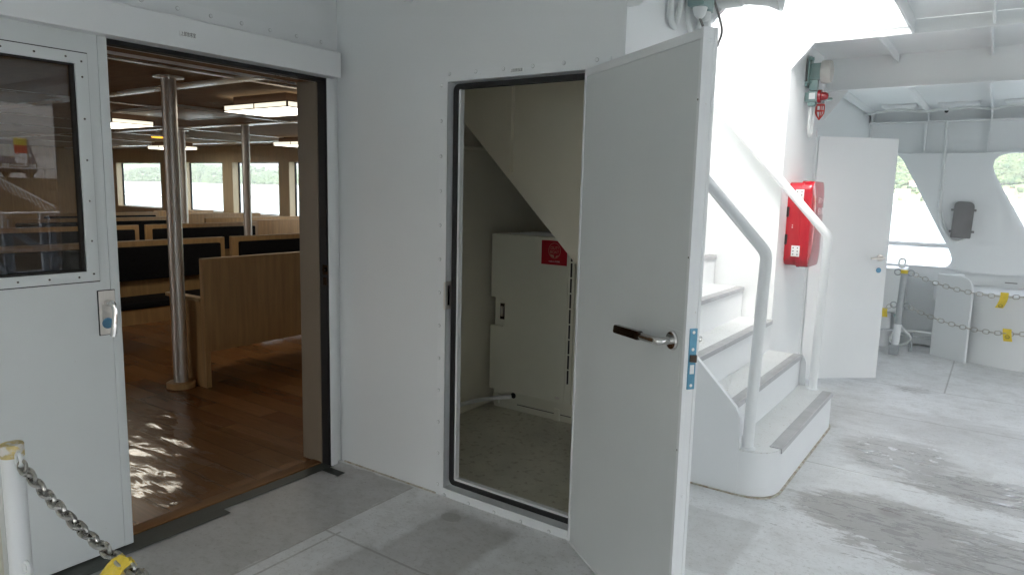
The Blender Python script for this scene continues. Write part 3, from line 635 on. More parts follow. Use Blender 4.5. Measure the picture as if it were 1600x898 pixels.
w = MB(); w.prism([(LW, 0.015), (LW+.006, 0.016), (LW+.014, 0.030), (LW+.010, 0.036), (LW, 0.036)], 'z', 0.982, 1.004); loc(w, 'latch', darksteel, lp)
w = MB(); w.box(LW, LW+.003, 0.0185, 0.0325, 0.944, 0.972); loc(w, 'bolt', plate_m, lp)
for z in (0.25, 1.0, 1.75): loc(MB().tube([(-0.006, TH*.5, z-.05), (-0.006, TH*.5, z+.05)], 0.007, 10), 'hinge', steel)

# ------------------------------------------------------------------ staircase
stc = thing('staircase', 'white steel staircase with grey nosings rising to the upper deck', 'staircase', (1.9, 1.65, 0))
NX = [2.070]+[1.857-0.2085*i for i in range(12)]; NZ = [0.240]+[0.449+0.2087*i for i in range(12)]
prof = [(1.857, 0.242)]
for i in range(1, 11):
    prof += [(NX[i], NZ[i])]
    prof += [(NX[i+1], NZ[i])] if i < 10 else []
xe, ze = NX[10], NZ[10]
poly = [(NX[1]-0.01, 0.20)]
for i in range(1, 11):
    poly.append((NX[i]-0.010, NZ[i-1] if i > 1 else 0.236)); poly.append((NX[i]-0.010, NZ[i]))
poly.append((xe-0.25, ze)); poly.append((xe-0.25, 2.31))
poly.append((1.56, 0.47)); poly.append((1.75, 0.236))
w = MB(); w.prism(poly, 'y', 0.948, 2.384); w.build('step_body', white2, stc)
for i in range(1, 10):
    w = MB(); w.box(NX[i+1]-.0095, NX[i]-.058, 0.9482, 2.3838, NZ[i]+.0005, NZ[i]+.0025); w.build('tread', tread_m, stc)
w = MB()
plan = rpoly([(1.56, 0.917), (2.068, 0.917), (2.068, 2.47), (1.64, 2.47), (1.64, 2.39), (1.56, 2.39)], [0, 0.19, 0.17, 0, 0, 0], 10)
w.prism(plan, 'z', 0.0, 0.232); w.build('bottom_step', white2, stc)
w = MB(); w.prism([(x*0.996+.008, y) for x, y in plan], 'z', 0.2325, 0.2385); w.build('bottom_tread', tread_m, stc)
w = MB(); w.ring([(x+(.010 if x > 1.7 else 0), y+(-.009 if y < 1.2 else .008)) for x, y in plan], plan, 'z', 0.0002, 0.007); w.build('base_seal', seal_b, stc)
w = MB(); w.box(2.010, 2.066, 1.055, 2.335, 0.2388, 0.2425, 0.001); n0 = w.build('nosing', nosing, stc)
w = MB(); w.box(2.0665, 2.0725, 1.055, 2.335, 0.216, 0.2425, 0.001); w.build('nosing_lip', nosing_l, n0)
for i in range(1, 11):
    w = MB(); w.box(NX[i]-0.056, NX[i]-0.006, 0.95, 2.382, NZ[i]+.0005, NZ[i]+.004, 0.001); n0 = w.build('nosing', nosing, stc)
    w = MB(); w.box(NX[i]-.0095, NX[i], 0.95, 2.382, NZ[i]-.024, NZ[i]+.004, 0.001); w.build('nosing_lip', nosing_l, n0)
sl_ = [(1.5955, 0.0), (1.897, 0.0), (1.897, 0.30), (1.893, 0.40), (1.868, 0.452)]
slope = (NZ[6]-NZ[1])/(NX[6]-NX[1])
sl_ += [(1.5955, 0.452+slope*(1.5955-1.868)+.003)]
w = MB(); w.prism(sl_, 'y', 0.9165, 0.9465); w.build('stringer', white2, stc)
w = MB(); w.prism([(1.637, 0.242), (1.89, 0.242), (1.885, 0.40), (1.862, 0.456), (1.637, 0.456-slope*-0.225+.02)], 'y', 2.386, 2.396); w.build('stringer', white2, stc)
rA = bend([(1.925, 0.968, 0.236), (1.948, 0.968, 1.225), (0.95, 0.968, 2.295)], 0.035)
w = MB(); w.tube(rA, 0.0285, 16); w.lathe([(0.04, 0), (0.04, .004), (0.031, .010)], (1.925, 0.968, 0.238), (0, 0, 1), 20); w.build('handrail', white2, stc)
rB = bend([(1.945, 2.345, 0.238), (1.960, 2.345, 1.255), (1.0, 2.345, 2.30)], 0.03)
w = MB(); w.tube(rB, 0.027, 16); w.lathe([(0.038, 0), (0.038, .004), (0.03, .010)], (1.945, 2.345, 0.238), (0, 0, 1), 20); w.build('handrail', white2, stc)

swl = thing('stairwell_wall', 'bright white wall behind the stairs with a chamfered opening at its right end', 'wall', (1.0, 2.41, 0))
w = MB(); w.prism([(-0.18, 0.0), (1.635, 0.0), (1.635, 2.325), (1.768, 2.478), (9.0, 2.485), (9.0, 2.558), (-0.18, 2.558)], 'y', 2.40, 2.432); w.build('wall_panel', white, swl)
w = MB(); w.box(-0.17, 2.314, 2.392, 2.3998, 2.52, 2.545); w.build('weld_strip', white, swl)
w = MB(); w.box(-0.21, -0.18, 0.93, 2.40, 2.7, 3.9); w.build('upper_end_panel', white, swl)
w = MB(); w.box(-0.21, 2.33, 2.428, 2.44, 2.8, 3.3); w.build('upper_rail_panel', white, swl)

inw = thing('inner_side_wall', 'white wall beyond the stairs carrying the hose box and alarm bell', 'wall', (1.6, 4, 0))
w = MB(); w.box(1.600, 1.635, 2.433, 3.34, 0, 2.56); w.box(1.600, 1.635, 3.34, 4.05, 1.98, 2.4); w.box(1.600, 1.635, 4.05, 5.80, 0, 2.4); w.box(1.600, 1.635, 3.34, 4.05, 0, 0.04)
w.build('wall_panel', white, inw)
w = MB(); w.ring([(3.30, 0.005), (4.09, 0.005), (4.09, 2.02), (3.30, 2.02)], [(3.345, 0.045), (4.045, 0.045), (4.045, 1.975), (3.345, 1.975)], 'x', 1.6352, 1.641); w.build('doorway_flange', white2, inw)
w = MB(); w.box(0.9, 0.92, 3.0, 4.3, 0, 2.4); w.build('room_back_panel', cream2, inw)

# far door
fd = thing('far_door', 'white door standing open beyond the stairs, lever handle and blue lock disc', 'door', (1.655, 3.335, 0.05), math.atan2(0.43, 0.49))
w = MB(); w.box(0, 0.655, 0, 0.04, 0, 1.915, 0.003); w.build('door_leaf', white, fd, local=True)
w = MB(); w.lathe([(0.026, 0), (0.026, 0.008), (0.011, 0.01), (0.011, 0.045)], (0.59, 0, 0.985), (0, -1, 0), 24); h2 = w.build('handle', steel, fd, local=True)
w = MB(); w.tube(bend([(0.59, -.04, 0.985), (0.59, -.055, 0.985), (0.55, -.058, 0.985), (0.485, -.055, 0.983)], 0.02), 0.010, 12); w.build('lever', steel, h2, local=True)
w = MB(); w.lathe([(0.021, 0), (0.021, 0.004), (0.018, .006)], (0.588, 0, 0.885), (0, -1, 0), 24); w.build('lock_disc', bluem, fd, local=True)
w = MB(); w.box(0.652, 0.6565, 0.010, 0.030, 0.90, 1.05); w.build('lock_plate', steel, fd, local=True)

# ------------------------------------------------------------------ red fire hose box
hb_ = thing('hose_box', 'red plastic fire hose case with white latches on the wall past the stairs', 'hose box', (1.635, 2.78, 1.0))
w = MB(); w.prism(rrect(2.585, 2.975, 1.02, 1.60, 0.07, 8), 'x', 1.6352, 1.715); w.build('case_back', red_m, hb_, bev=0.006)
w = MB(); w.prism(rrect(2.575, 2.985, 1.010, 1.612, 0.078, 8), 'x', 1.7155, 1.731); w.build('case_rim', red_m, hb_, bev=0.003)
w = MB()
Rr = rrect(2.58, 2.98, 1.013, 1.610, 0.075, 8)
cy_, cz_ = 2.78, 1.31
lay = []
for (k, x) in ((1.0, 1.7315), (1.0, 1.768), (0.985, 1.782), (0.95, 1.792), (0.80, 1.800), (0.5, 1.806), (0.05, 1.808)):
    lay.append([w.bm.verts.new((x, cy_+(y-cy_)*k, cz_+(z-cz_)*(k*.25+.75 if k > .9 else k))) for y, z in Rr])
fs = [w.bm.faces.new(lay[0])]
for a, b in zip(lay, lay[1:]):
    for i in range(len(Rr)):
        fc = w.bm.faces.new((a[i], a[(i+1) % len(Rr)], b[(i+1) % len(Rr)], b[i])); fc.smooth = True; fs.append(fc)
fs.append(w.bm.faces.new(lay[-1])); bmesh.ops.recalc_face_normals(w.bm, faces=fs)
lid = w.build('case_lid', red_m, hb_)
for z in (1.09, 1.475):
    w = MB(); w.box(1.685, 1.712, 2.578, 2.5845, z, z+.075, 0.002); w.box(1.7145, 1.742, 2.570, 2.5765, z, z+.075, 0.002); lt = w.build('latch', plate_m, hb_)
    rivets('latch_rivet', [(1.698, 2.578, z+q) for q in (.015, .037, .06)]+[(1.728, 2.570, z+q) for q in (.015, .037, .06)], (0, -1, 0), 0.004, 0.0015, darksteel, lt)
w = screws(MB(), [(1.68, 2.585, 1.29), (1.68, 2.585, 1.305)], (0, -1, 0), 0.004, 0.003); w.build('case_rivet', plate_m, hb_)
for z in (1.17, 1.36): w = MB(); w.box(1.6353, 1.652, 2.5815, 2.586, z, z+.07); w.build('handle_recess', black_m, hb_)
text('消防ホース', 0.045, whiteink, 'lettering', lid, (1.8115, 2.80, 1.475), (0, 1, 0), (0, 0, 1), 0.2)
text('格納箱', 0.055, whiteink, 'lettering', lid, (1.8115, 2.80, 1.40), (0, 1, 0), (0, 0, 1), 0.18)

# ------------------------------------------------------------------ alarm bell, warning lamp, conduit
ab = thing('alarm_bell', 'grey round alarm bell on a grey-green bracket, high on the inner wall', 'bell', (1.636, 2.85, 2.37))
w = MB(); w.box(1.636, 1.652, 2.80, 2.90, 2.27, 2.30); w.prism(rrect(2.795, 2.905, 2.28, 2.475, 0.03), 'x', 1.652, 1.662); w.lathe([(0.012, 0), (0.012, 0.03)], (1.650, 2.83, 2.455), (1, 0, 0), 12); w.lathe([(0.012, 0), (0.012, 0.03)], (1.650, 2.83, 2.30), (1, 0, 0), 12); w.build('mounting', teal, ab)
w = MB(); w.box(1.662, 1.735, 2.815, 2.885, 2.315, 2.425, 0.008); w.box(1.662, 1.715, 2.825, 2.875, 2.24, 2.314, 0.006); w.build('bell_housing', teal, ab)
w = MB(); w.lathe([(0.075, 0), (0.078, 0.012), (0.078, 0.05), (0.072, 0.062), (0.05, 0.068), (0.010, 0.069), (0.009, 0.074), (0.002, 0.075)], (1.735, 2.85, 2.365), (1, 0, 0), 32); w.build('gong', bellm, ab)
wl = thing('warning_lamp', 'small red domed warning lamp on a grey-green box below the bell', 'lamp', (1.64, 2.85, 2.2))
w = MB(); w.box(1.655, 1.722, 2.815, 2.885, 2.165, 2.235, 0.005); w.box(1.66, 1.71, 2.822, 2.878, 2.135, 2.164, 0.004); w.box(1.636, 1.655, 2.83, 2.87, 2.17, 2.23); w.build('lamp_housing', teal, wl)
w = MB(); w.box(1.668, 1.708, 2.811, 2.8145, 2.18, 2.222); w.build('name_label', plate_m, wl)
w = MB(); w.lathe([(0.045, 0), (0.048, 0.006), (0.045, 0.022), (0.030, 0.026), (0.027, 0.05), (0.018, 0.065), (0.004, 0.069)], (1.722, 2.85, 2.20), (1, 0, 0), 24); w.build('lamp_lens', redlens, wl)
w = MB(); w.tube(bend([(1.675, 2.85, 2.133), (1.675, 2.85, 1.955), (1.675, 2.90, 1.93), (1.68, 2.93, 1.955), (1.68, 2.93, 2.3)], 0.04), 0.011, 10)
tag(w.build('lamp_conduit', pvc), 'white conduit loop hanging under the red warning lamp', 'conduit')
rh = thing('cable_hook', 'thin red wire cage with a grey-green cap hanging under the ceiling bracket', 'wire cage', (1.66, 3.3, 2.1))
w = MB()
for k in range(5):
    t = 2*PI*k/5; w.tube(bend([(1.665+.03*math.cos(t), 3.2+.03*math.sin(t), 2.18), (1.665+.033*math.cos(t), 3.2+.033*math.sin(t), 2.12), (1.665, 3.2, 2.075)], 0.03), 0.004, 6)
w.tube([(1.665+.031*math.cos(2*PI*k/16), 3.2+.031*math.sin(2*PI*k/16), 2.14) for k in range(16)], 0.004, 6, closed=True); w.lathe([(0.033, 0), (0.033, .01)], (1.665, 3.2, 2.178), (0, 0, 1), 16); w.build('cage', redwire, rh)
w = MB(); w.lathe([(0.02, 0), (0.024, .02), (0.012, .035)], (1.665, 3.2, 2.189), (0.5, 0.3, 1), 14); w.tube([(1.665, 3.2, 2.2), (1.69, 3.24, 2.23), (1.72, 3.3, 2.235)], 0.012, 8); w.build('cap', teal, rh)

# lamp bracket, cables and loud speaker on the closet end wall
jb = thing('junction_box', 'grey-green cable gland box with hanging cables above the open closet door', 'junction box', (1.63, 0.55, 2.3))
w = MB(); w.box(1.66, 1.735, 0.50, 0.60, 2.30, 2.45, 0.006); w.box(1.66, 1.72, 0.61, 0.67, 2.30, 2.40, 0.006); w.box(1.625, 1.66, 0.52, 0.65, 2.36, 2.40); w.build('box', teal, jb)
w = MB(); w.lathe([(0.012, 0), (0.024, 0.015), (0.032, 0.045)], (1.70, 0.55, 2.255), (0, 0, 1), 16); w.lathe([(0.012, 0), (0.022, 0.015), (0.026, 0.04)], (1.69, 0.64, 2.262), (0, 0, 1), 16); w.build('gland', pvc, jb)
w = MB(); w.tube(bend([(1.70, 0.55, 2.26), (1.71, 0.575, 2.225), (1.72, 0.62, 2.15)], 0.04), 0.0055, 8); w.tube(bend([(1.70, 0.66, 2.44), (1.71, 0.69, 2.36), (1.71, 0.78, 2.30), (1.71, 0.83, 2.25), (1.70, 0.79, 2.18)], 0.08), 0.0055, 8); w.build('cable', cablem, jb)
w = MB(); w.tube(bend([(1.645, 0.50, 2.5), (1.645, 0.47, 2.30), (1.645, 0.42, 2.19), (1.645, 0.36, 2.22), (1.645, 0.38, 2.5)], 0.08), 0.013, 10)
w.tube(bend([(1.645, 0.56, 2.5), (1.645, 0.55, 2.26), (1.645, 0.62, 2.2), (1.645, 0.70, 2.26), (1.645, 0.70, 2.35)], 0.08), 0.013, 10); w.tube([(1.645, 0.78, 2.5), (1.645, 0.78, 1.9)], 0.02, 10)
tag(w.build('wall_conduit', pvc), 'white looped conduits on the closet end wall behind the junction box', 'conduit')
hs_ = thing('horn_speaker', 'white horn loudspeaker pointing right under the ceiling beside the stairwell', 'loudspeaker', (1.7, 0.8, 2.42))
w = MB(); w.lathe([(0.045, 0), (0.05, 0.01), (0.05, 0.10), (0.04, 0.11), (0.045, 0.15), (0.058, 0.22), (0.082, 0.27), (0.085, 0.275), (0.078, 0.272), (0.03, 0.18), (0.01, 0.15)], (1.69, 0.82, 2.405), (1, 0.06, -0.02), 28); w.build('horn', pvc, hs_)
w = MB(); w.tube(bend([(1.80, 0.85, 2.56), (1.80, 0.86, 2.40), (1.81, 0.83, 2.365), (1.83, 0.80, 2.38), (1.83, 0.77, 2.56)], 0.03), 0.012, 8); w.build('yoke', pvc, hs_)

# ------------------------------------------------------------------ ceiling fittings over the far bay
w = MB(); path = [(1.4, 5.3, 2.345), (1.55, 5.3, 2.332), (1.67, 5.3, 2.32), (1.80, 5.3, 2.348), (2.0, 5.3, 2.352), (2.17, 5.3, 2.322), (2.28, 5.3, 2.352), (2.335, 5.3, 2.335), (2.44, 5.3, 2.35), (2.55, 5.3, 2.357), (2.69, 5.3, 2.322), (2.83, 5.3, 2.366), (3.1, 5.3, 2.35), (3.2, 5.3, 2.32), (3.7, 5.3, 2.35)]
w.tube(bend(path, 0.08, 4), 0.009, 8); tag(w.build('ceiling_cable', pvc), 'white cable strung along the ceiling between the stiffeners of the far bay', 'cable')
fx0 = None
for i, (x0, x1, lab) in enumerate(((1.80, 2.10, 'slim white ceiling light fitting in the second far bay from the bell'), (2.27, 2.60, 'slim white ceiling light fitting beside the small black dome camera'), (2.78, 3.12, 'slim white ceiling light fitting at the right edge, right of the dome camera'), (1.30, 1.62, 'slim white ceiling light fitting nearest the alarm bell'))):
    fx = thing('ceiling_light', lab, 'ceiling light', ((x0+x1)/2, 5.3, 2.39), 0, 'slim ceiling lights in the far bay')
    w = MB(); w.box(x0, x1, 5.22, 5.42, 2.372, 2.3995, 0.004); w.build('housing', white2, fx)
    w = MB(); w.box(x0+.02, x1-.02, 5.25, 5.39, 2.366, 2.3715); w.build('diffuser', plate_m, fx)
dc = thing('dome_camera', 'tiny black dome camera hanging from the ceiling cable', 'camera', (2.34, 5.3, 2.33))
w = MB(); w.lathe([(0.02, 0), (0.02, 0.02), (0.012, 0.03)], (2.34, 5.3, 2.33), (0, 0, 1), 14); w.build('base', pvc, dc)
w = MB(); w.lathe([(0.004, -0.02), (0.014, -0.014), (0.018, 0.0)], (2.34, 5.3, 2.33), (0, 0, 1), 14); w.build('dome', black_m, dc)

# ------------------------------------------------------------------ hull side with slanted openings
hw = thing('hull_wall', 'white ship side wall with slanted rounded openings looking onto the lake', 'ship side', (2.5, 5.8, 0))
HY0, HY1 = 5.80, 5.83
def opening(xl_top, xr_top, xl_bot, xr_bot):
    return rpoly([(xl_bot, 0.815), (xr_bot, 0.815), (xr_top, 1.965), (xl_top, 1.965)], [0.12, 0.13, 0.16, 0.16], 8)
ops = [opening(1.64, 1.935, 1.64, 2.56)]
for k in range(5): ops.append(opening(2.655+1.55*k, 3.60+1.55*k, 3.30+1.55*k, 4.15+1.55*k))
hwb = MB()
hwb.box(1.602, 9.0, HY0, HY1, 0.0, 0.815); hwb.box(1.602, 9.0, HY0, HY1, 1.965, 2.40)
def edges(op):
    n = 9; lb = op[0:n]; rb = op[n:2*n]; rt = op[2*n:3*n]; lt = op[3*n:4*n]
    left = lt+lb; right = rb+rt           # left: top to bottom ; right: bottom to top
    return left, right
prev = None
for op_ in ops:
    left, right = edges(op_)
    if prev is not None:
        poly = prev+[q for q in left]     # up the previous right edge, down the next left edge
        hwb.prism(poly, 'y', HY0, HY1)
    prev = right
hwb.build('side_plate', white, hw)
w = MB(); w.box(1.636, 9, 5.74, 5.7995, 1.966, 1.978); w.build('frame_ledge', white, hw)
w = MB(); w.box(1.636, 9, 5.70, 5.7995, 2.274, 2.284); w.build('frame_ledge', white, hw)
w = MB(); w.box(1.60, 9, 5.77, 5.86, 0.8155, 0.83, 0.004); w.build('cap_rail', white2, hw)
for x in (1.64, 2.15, 2.68, 3.2, 3.72):
    w = MB(); w.box(x-.005, x+.005, 5.745, 5.7995, 1.979, 2.273); w.build('side_stiffener', white, hw)
w = MB(); w.prism(rpoly([(1.972, 1.962), (2.50, 0.955), (2.575, 0.80), (3.26, 0.80), (2.62, 1.962)], [0.03, 0, 0, 0, 0.03]), 'y', 5.70, 5.7995); w.build('slanted_pillar', white, hw)
w = MB(); w.prism([(3.75+.05, 1.962), (4.30, 0.80), (5.0, 0.80), (4.40, 1.962)], 'y', 5.70, 5.7995); w.build('slanted_pillar', white, hw)
w = MB(); w.tube([(1.636, 5.80, 1.043), (2.46, 5.80, 1.045)], 0.024, 12); w.build('guard_rail', white2, hw)
w = MB(); w.box(2.95, 3.05, 5.795, 5.7995, 0.715, 0.725, 0.001); w.build('vent_slot', greybox, hw)
w = MB(); w.box(1.636, 2.45, 5.74, 5.7995, 0.02, 0.09); w.build('base_kerb', white, hw)

sb = thing('switch_box', 'dark grey weatherproof switch box on the slanted hull pillar', 'switch box', (2.55, 5.7, 1.3))
w = MB(); w.prism(rpoly([(2.462, 1.14), (2.63, 1.135), (2.638, 1.49), (2.47, 1.495)], [0.01, 0.01, 0.06, 0.05]), 'y', 5.645, 5.699); w.box(2.445, 2.655, 5.66, 5.699, 1.40, 1.42); w.box(2.445, 2.655, 5.66, 5.699, 1.19, 1.21); w.build('enclosure', greybox, sb)
w = MB(); w.prism(rpoly([(2.478, 1.155), (2.612, 1.15), (2.62, 1.475), (2.486, 1.48)], [0.01, 0.01, 0.05, 0.045]), 'y', 5.632, 5.6445); w.build('lid', greybox, sb)
w = MB(); w.prism(rrect(2.59, 2.625, 1.235, 1.33, 0.014), 'y', 5.618, 5.6315); w.build('switch_lever', greybox, sb)
w = MB(); w.tube(bend([(2.325, 5.69, 2.27), (2.34, 5.69, 1.95), (2.345, 5.69, 1.33), (2.42, 5.69, 1.17), (2.50, 5.69, 1.09), (2.57, 5.69, 1.12), (2.585, 5.69, 1.14)], 0.12, 8), 0.014, 10)
w.tube(bend([(2.345, 5.69, 1.60), (2.365, 5.69, 1.36), (2.44, 5.69, 1.17), (2.51, 5.69, 1.115), (2.55, 5.69, 1.14)], 0.12, 8), 0.008, 8)
for z in (2.2, 1.9, 1.8, 1.6, 1.4): w.box(2.322, 2.36, 5.672, 5.6985, z-.008, z+.008)
tag(w.build('hull_conduit', pvc), 'white conduit running down the hull side to the grey switch box', 'conduit')

gp = thing('gusset_plate', 'white waist-high upright plate with one rounded top corner by the hull side', 'plate', (2.57, 5.25, 0), math.atan2(-0.214, 0.286))
w = MB(); w.prism(rpoly([(-0.185, 0.0), (0.172, 0.0), (0.172, 0.79), (-0.185, 0.79)], [0, 0, 0.13, 0.01]), 'y', -0.012, 0.012); w.build('plate', white, gp, local=True)
edge = [(0.172, 0, 0.0)]+[(x, 0, z) for x, z in rpoly([(0.172, 0.2), (0.172, 0.79), (-0.185, 0.79)], [0, 0.13, 0])][1:]
w = MB(); w.tube(edge, 0.013, 10); w.build('edge_bead', white2, gp, local=True)
w = MB(); w.prism([(-0.185, 0.0), (-0.160, 0.0), (-0.160, 0.79), (-0.185, 0.79)], 'y', 0.0125, 0.30); w.build('side_return', white, gp, local=True)

dr = thing('curved_bulwark', 'white curved knee-high bulwark with a pale flat top beside the hull', 'bulwark', (3.25, 5.8, 0))
arc = [(3.25+0.86*math.cos(t), 5.795+0.70*math.sin(t)) for t in [PI+PI*k/28 for k in range(29)]]
w = MB(); w.prism(arc, 'z', 0.0, 0.50); w.build('lower_shell', white, dr)
arc2 = [(3.25+0.885*math.cos(t), 5.795+0.725*math.sin(t)) for t in [PI+PI*k/28 for k in range(29)]]
w = MB(); w.prism(arc2, 'z', 0.4995+.001, 0.66); w.build('upper_band', white, dr)
arc3 = [(3.25+0.90*math.cos(t), 5.794+0.74*math.sin(t)) for t in [PI+PI*k/28 for k in range(29)]]
w = MB(); w.prism(arc3, 'z', 0.661, 0.672); w.build('top_plate', white2, dr)

wb = thing('hull_locker', 'white square locker fixed to the hull behind the chain post', 'locker', (2.0, 5.6, 0.4))
w = MB(); w.box(1.80, 2.12, 5.40, 5.735, 0.37, 0.80, 0.004); w.build('locker_body', white, wb)
w = MB(); w.box(2.1205, 2.126, 5.45, 5.72, 0.40, 0.79, 0.002); w.build('locker_door', white2, wb)
w = MB(); w.box(2.127, 2.137, 5.50, 5.51, 0.49, 0.56); w.build('hinge', steel, wb)
w = MB(); w.box(1.79, 2.13, 5.39, 5.736, 0.8005, 0.812, 0.003); w.build('lid', white2, wb)
w = MB(); w.lathe([(0.10, 0), (0.10, 0.15), (0.135, 0.155), (0.135, 0.175), (0.10, 0.18), (0.095, 0.345)], (1.93, 5.56, 0.0), (0, 0, 1), 24); tag(w.build('vent_pipe', white2), 'short white flanged vent pipe standing under the hull locker', 'pipe')
w = MB(); w.prism(rrect(2.05, 2.12, 0.815, 0.915, 0.03), 'y', 5.50, 5.512)
pe_ = MB(); pe_.ring(rrect(2.05, 2.12, 0.814, 0.914, 0.03), rrect(2.066, 2.104, 0.846, 0.90, 0.017), 'y', 5.50, 5.512); w.bm.free()
tag(pe_.build('lifting_eye', white2), 'small flat steel lifting eye standing on the hull locker lid', 'lifting eye')
w = MB(); w.tube(bend([(2.09, 5.33, 0.36), (2.12, 5.31, 0.30), (2.18, 5.28, 0.22), (2.26, 5.28, 0.15), (2.20, 5.28, 0.08), (2.10, 5.30, 0.06), (2.05, 5.33, 0.11), (2.11, 5.35, 0.19), (2.25, 5.36, 0.21), (2.46, 5.36, 0.205)], 0.08, 5), 0.012, 8)
tag(w.build('loose_cable', pvc), 'loose white cable coiled on the deck behind the chain post', 'cable')
w = MB(); w.tube([(2.09, 5.34, 0.36), (2.11, 5.32, 0.33), (2.15, 5.30, 0.26)], [0.025, 0.02, 0.012], 10); tag(w.build('cable_plug', teal), 'grey-green plug at the end of the loose deck cable', 'plug')
w = MB(); w.tube([(2.245, 5.37, 0.0), (2.245, 5.37, 0.20)], 0.014, 10); w.box(2.22, 2.27, 5.35, 5.39, 0.195, 0.205); tag(w.build('cable_stand', galv), 'short steel peg propping up the loose white cable', 'peg')

# ------------------------------------------------------------------ chain post and chains at the hull
def eye(mb, c, d, r=0.028, wr=0.006):
    c = Vector(c); d = Vector(d); cc = c+d*r
    mb.tube([cc+d*(r*math.cos(2*PI*k/16))+Vector((0, 0, 1))*(r*math.sin(2*PI*k/16)) for k in range(16)], wr, 8, closed=True)
cp = thing('chain_post', 'grey steel post with yellow taped top holding two chains near the hull', 'post', (2.14, 5.12, 0))
w = MB(); w.tube([(2.13, 5.12, 0.0), (2.137, 5.12, 0.30)], 0.034, 16); w.build('lower_tube', white2, cp)
w = MB(); w.tube([(2.137, 5.12, 0.301), (2.150, 5.12, 0.815)], 0.030, 16); w.build('upper_tube', galv, cp)
w = MB(); w.tube([(2.149, 5.12, 0.797), (2.150, 5.12, 0.83)], 0.032, 16); w.build('tape_wrap', yellow, cp)
w = MB(); w.box(2.085, 2.165, 5.08, 5.16, 0.0, 0.10, 0.004); w.build('socket', galv, cp)
for z, x in ((0.805, 2.150), (0.485, 2.142)):
    for sg in (1, -1): w = MB(); eye(w, (x+.028*sg, 5.12, z), (sg, 0, 0)); w.build('eye_ring', galv, cp)
w = MB(); chain_mesh(w, sag((2.225, 5.12, 0.80), (3.60, 4.95, 0.84), 0.155), 0.060, 0.0036); tag(w.build('hull_chain', chain_w), 'upper steel chain hanging between the hull posts with a yellow tape tag', 'chain')
w = MB(); chain_mesh(w, sag((2.217, 5.12, 0.48), (3.62, 4.95, 0.52), 0.165), 0.060, 0.0036); tag(w.build('hull_chain', chain_w), 'lower steel chain hanging between the hull posts, nearest the deck', 'chain')
w = MB(); chain_mesh(w, sag((2.066, 5.12, 0.48), (1.64, 5.15, 0.55), 0.12, 12), 0.060, 0.0036); tag(w.build('hull_chain', chain_w), 'short chain running left from the hull post to behind the far door', 'chain')
cp2 = thing('chain_post', 'chain post at the far end of the hull chains, beyond the right edge', 'post', (3.66, 4.95, 0))
w = MB(); w.tube([(3.66, 4.95, 0.0), (3.66, 4.95, 0.86)], 0.030, 16); w.build('upper_tube', galv, cp2)
def tape(pts, wd, label, mark=True):            # strip of tape hanging from a chain
    t = thing('tape_tag', label, 'tape', tuple(pts[0]), 0, 'yellow tape tags on the chains')
    w = MB(); L_ = []
    n = len(pts)
    for i, p in enumerate(pts):
        p = Vector(p); tw = 0.006*math.sin(i*1.7)
        L_.append([w.bm.verts.new(p+Vector((-wd/2, tw-.0025, 0))), w.bm.verts.new(p+Vector((wd/2, -tw-.0025, 0))), w.bm.verts.new(p+Vector((wd/2, -tw+.0025, 0))), w.bm.verts.new(p+Vector((-wd/2, tw+.0025, 0)))])
    fs = [w.bm.faces.new(L_[0]), w.bm.faces.new(L_[-1])]
    for a, b in zip(L_, L_[1:]):
        for k in range(4): fs.append(w.bm.faces.new((a[k], a[(k+1) % 4], b[(k+1) % 4], b[k])))
    bmesh.ops.recalc_face_normals(w.bm, faces=fs); w.build('tape_strip', yellow, t)
    if mark:
        c = Vector(pts[int(n*.65)])+Vector((0, -.012, 0)); w = MB()
        w.tube([c+Vector((.016*math.cos(2*PI*k/20), 0, .014*math.sin(2*PI*k/20))) for k in range(20)], 0.0016, 5, closed=True)
        w.tube([c+Vector((.010*math.cos(PI+PI*k/8), 0, .008*math.sin(PI+PI*k/8))) for k in range(9)], 0.0014, 5)
        for s in (-1, 1): w.lathe([(0.0022, 0), (0.0022, .001)], c+Vector((s*.005, 0, .004)), (0, -1, 0), 8)
        w.build('drawn_mark', ink, t)
tape([(2.95, 5.02, 0.705), (2.951, 5.015, 0.67), (2.945, 5.015, 0.63), (2.93, 5.013, 0.585), (2.92, 5.013, 0.565)], 0.06, 'crumpled yellow tape tag hanging from the upper hull chain')
tape([(3.0, 5.015, 0.385), (3.002, 5.01, 0.35), (3.007, 5.01, 0.315), (3.015, 5.01, 0.275)], 0.065, 'flat yellow tape tag hanging from the lower hull chain')
tape([(2.015, 5.11, 0.445), (2.015, 5.105, 0.41), (2.022, 5.105, 0.36)], 0.045, 'small folded yellow tape tag on the short chain left of the post', False)

# ------------------------------------------------------------------ foreground post and chain
PX, PY = 0.640, -1.752
fp = thing('barrier_post', 'white barrier post with worn yellow tape on its top beside the sliding door', 'post', (PX, PY, 0))
w = MB(); w.tube([(PX, PY, 0.0), (PX, PY, 0.722)], 0.0285, 24); w.build('post_tube', white2, fp)
w = MB(); w.lathe([(0.0295, 0), (0.0297, 0.034), (0.028, 0.037), (0.001, 0.0375)], (PX, PY, 0.722), (0, 0, 1), 24); w.build('tape_cap', yellow2, fp)
w = MB(); cE = Vector((PX+.044, PY, 0.722)); w.tube([cE+Vector((.016*math.cos(2*PI*k/18), 0, .018*math.sin(2*PI*k/18))) for k in range(18)], 0.0052, 8, closed=True); w.build('eye_ring', white2, fp); w = MB()
cE2 = Vector((PX+.044, PY, 0.40)); w.tube([cE2+Vector((.016*math.cos(2*PI*k/18), 0, .018*math.sin(2*PI*k/18))) for k in range(18)], 0.0052, 8, closed=True); w.build('eye_ring', white2, fp)
w = MB(); w.lathe([(0.05, 0), (0.05, .008), (0.03, .012)], (PX, PY, 0), (0, 0, 1), 20); w.build('foot_flange', white2, fp)
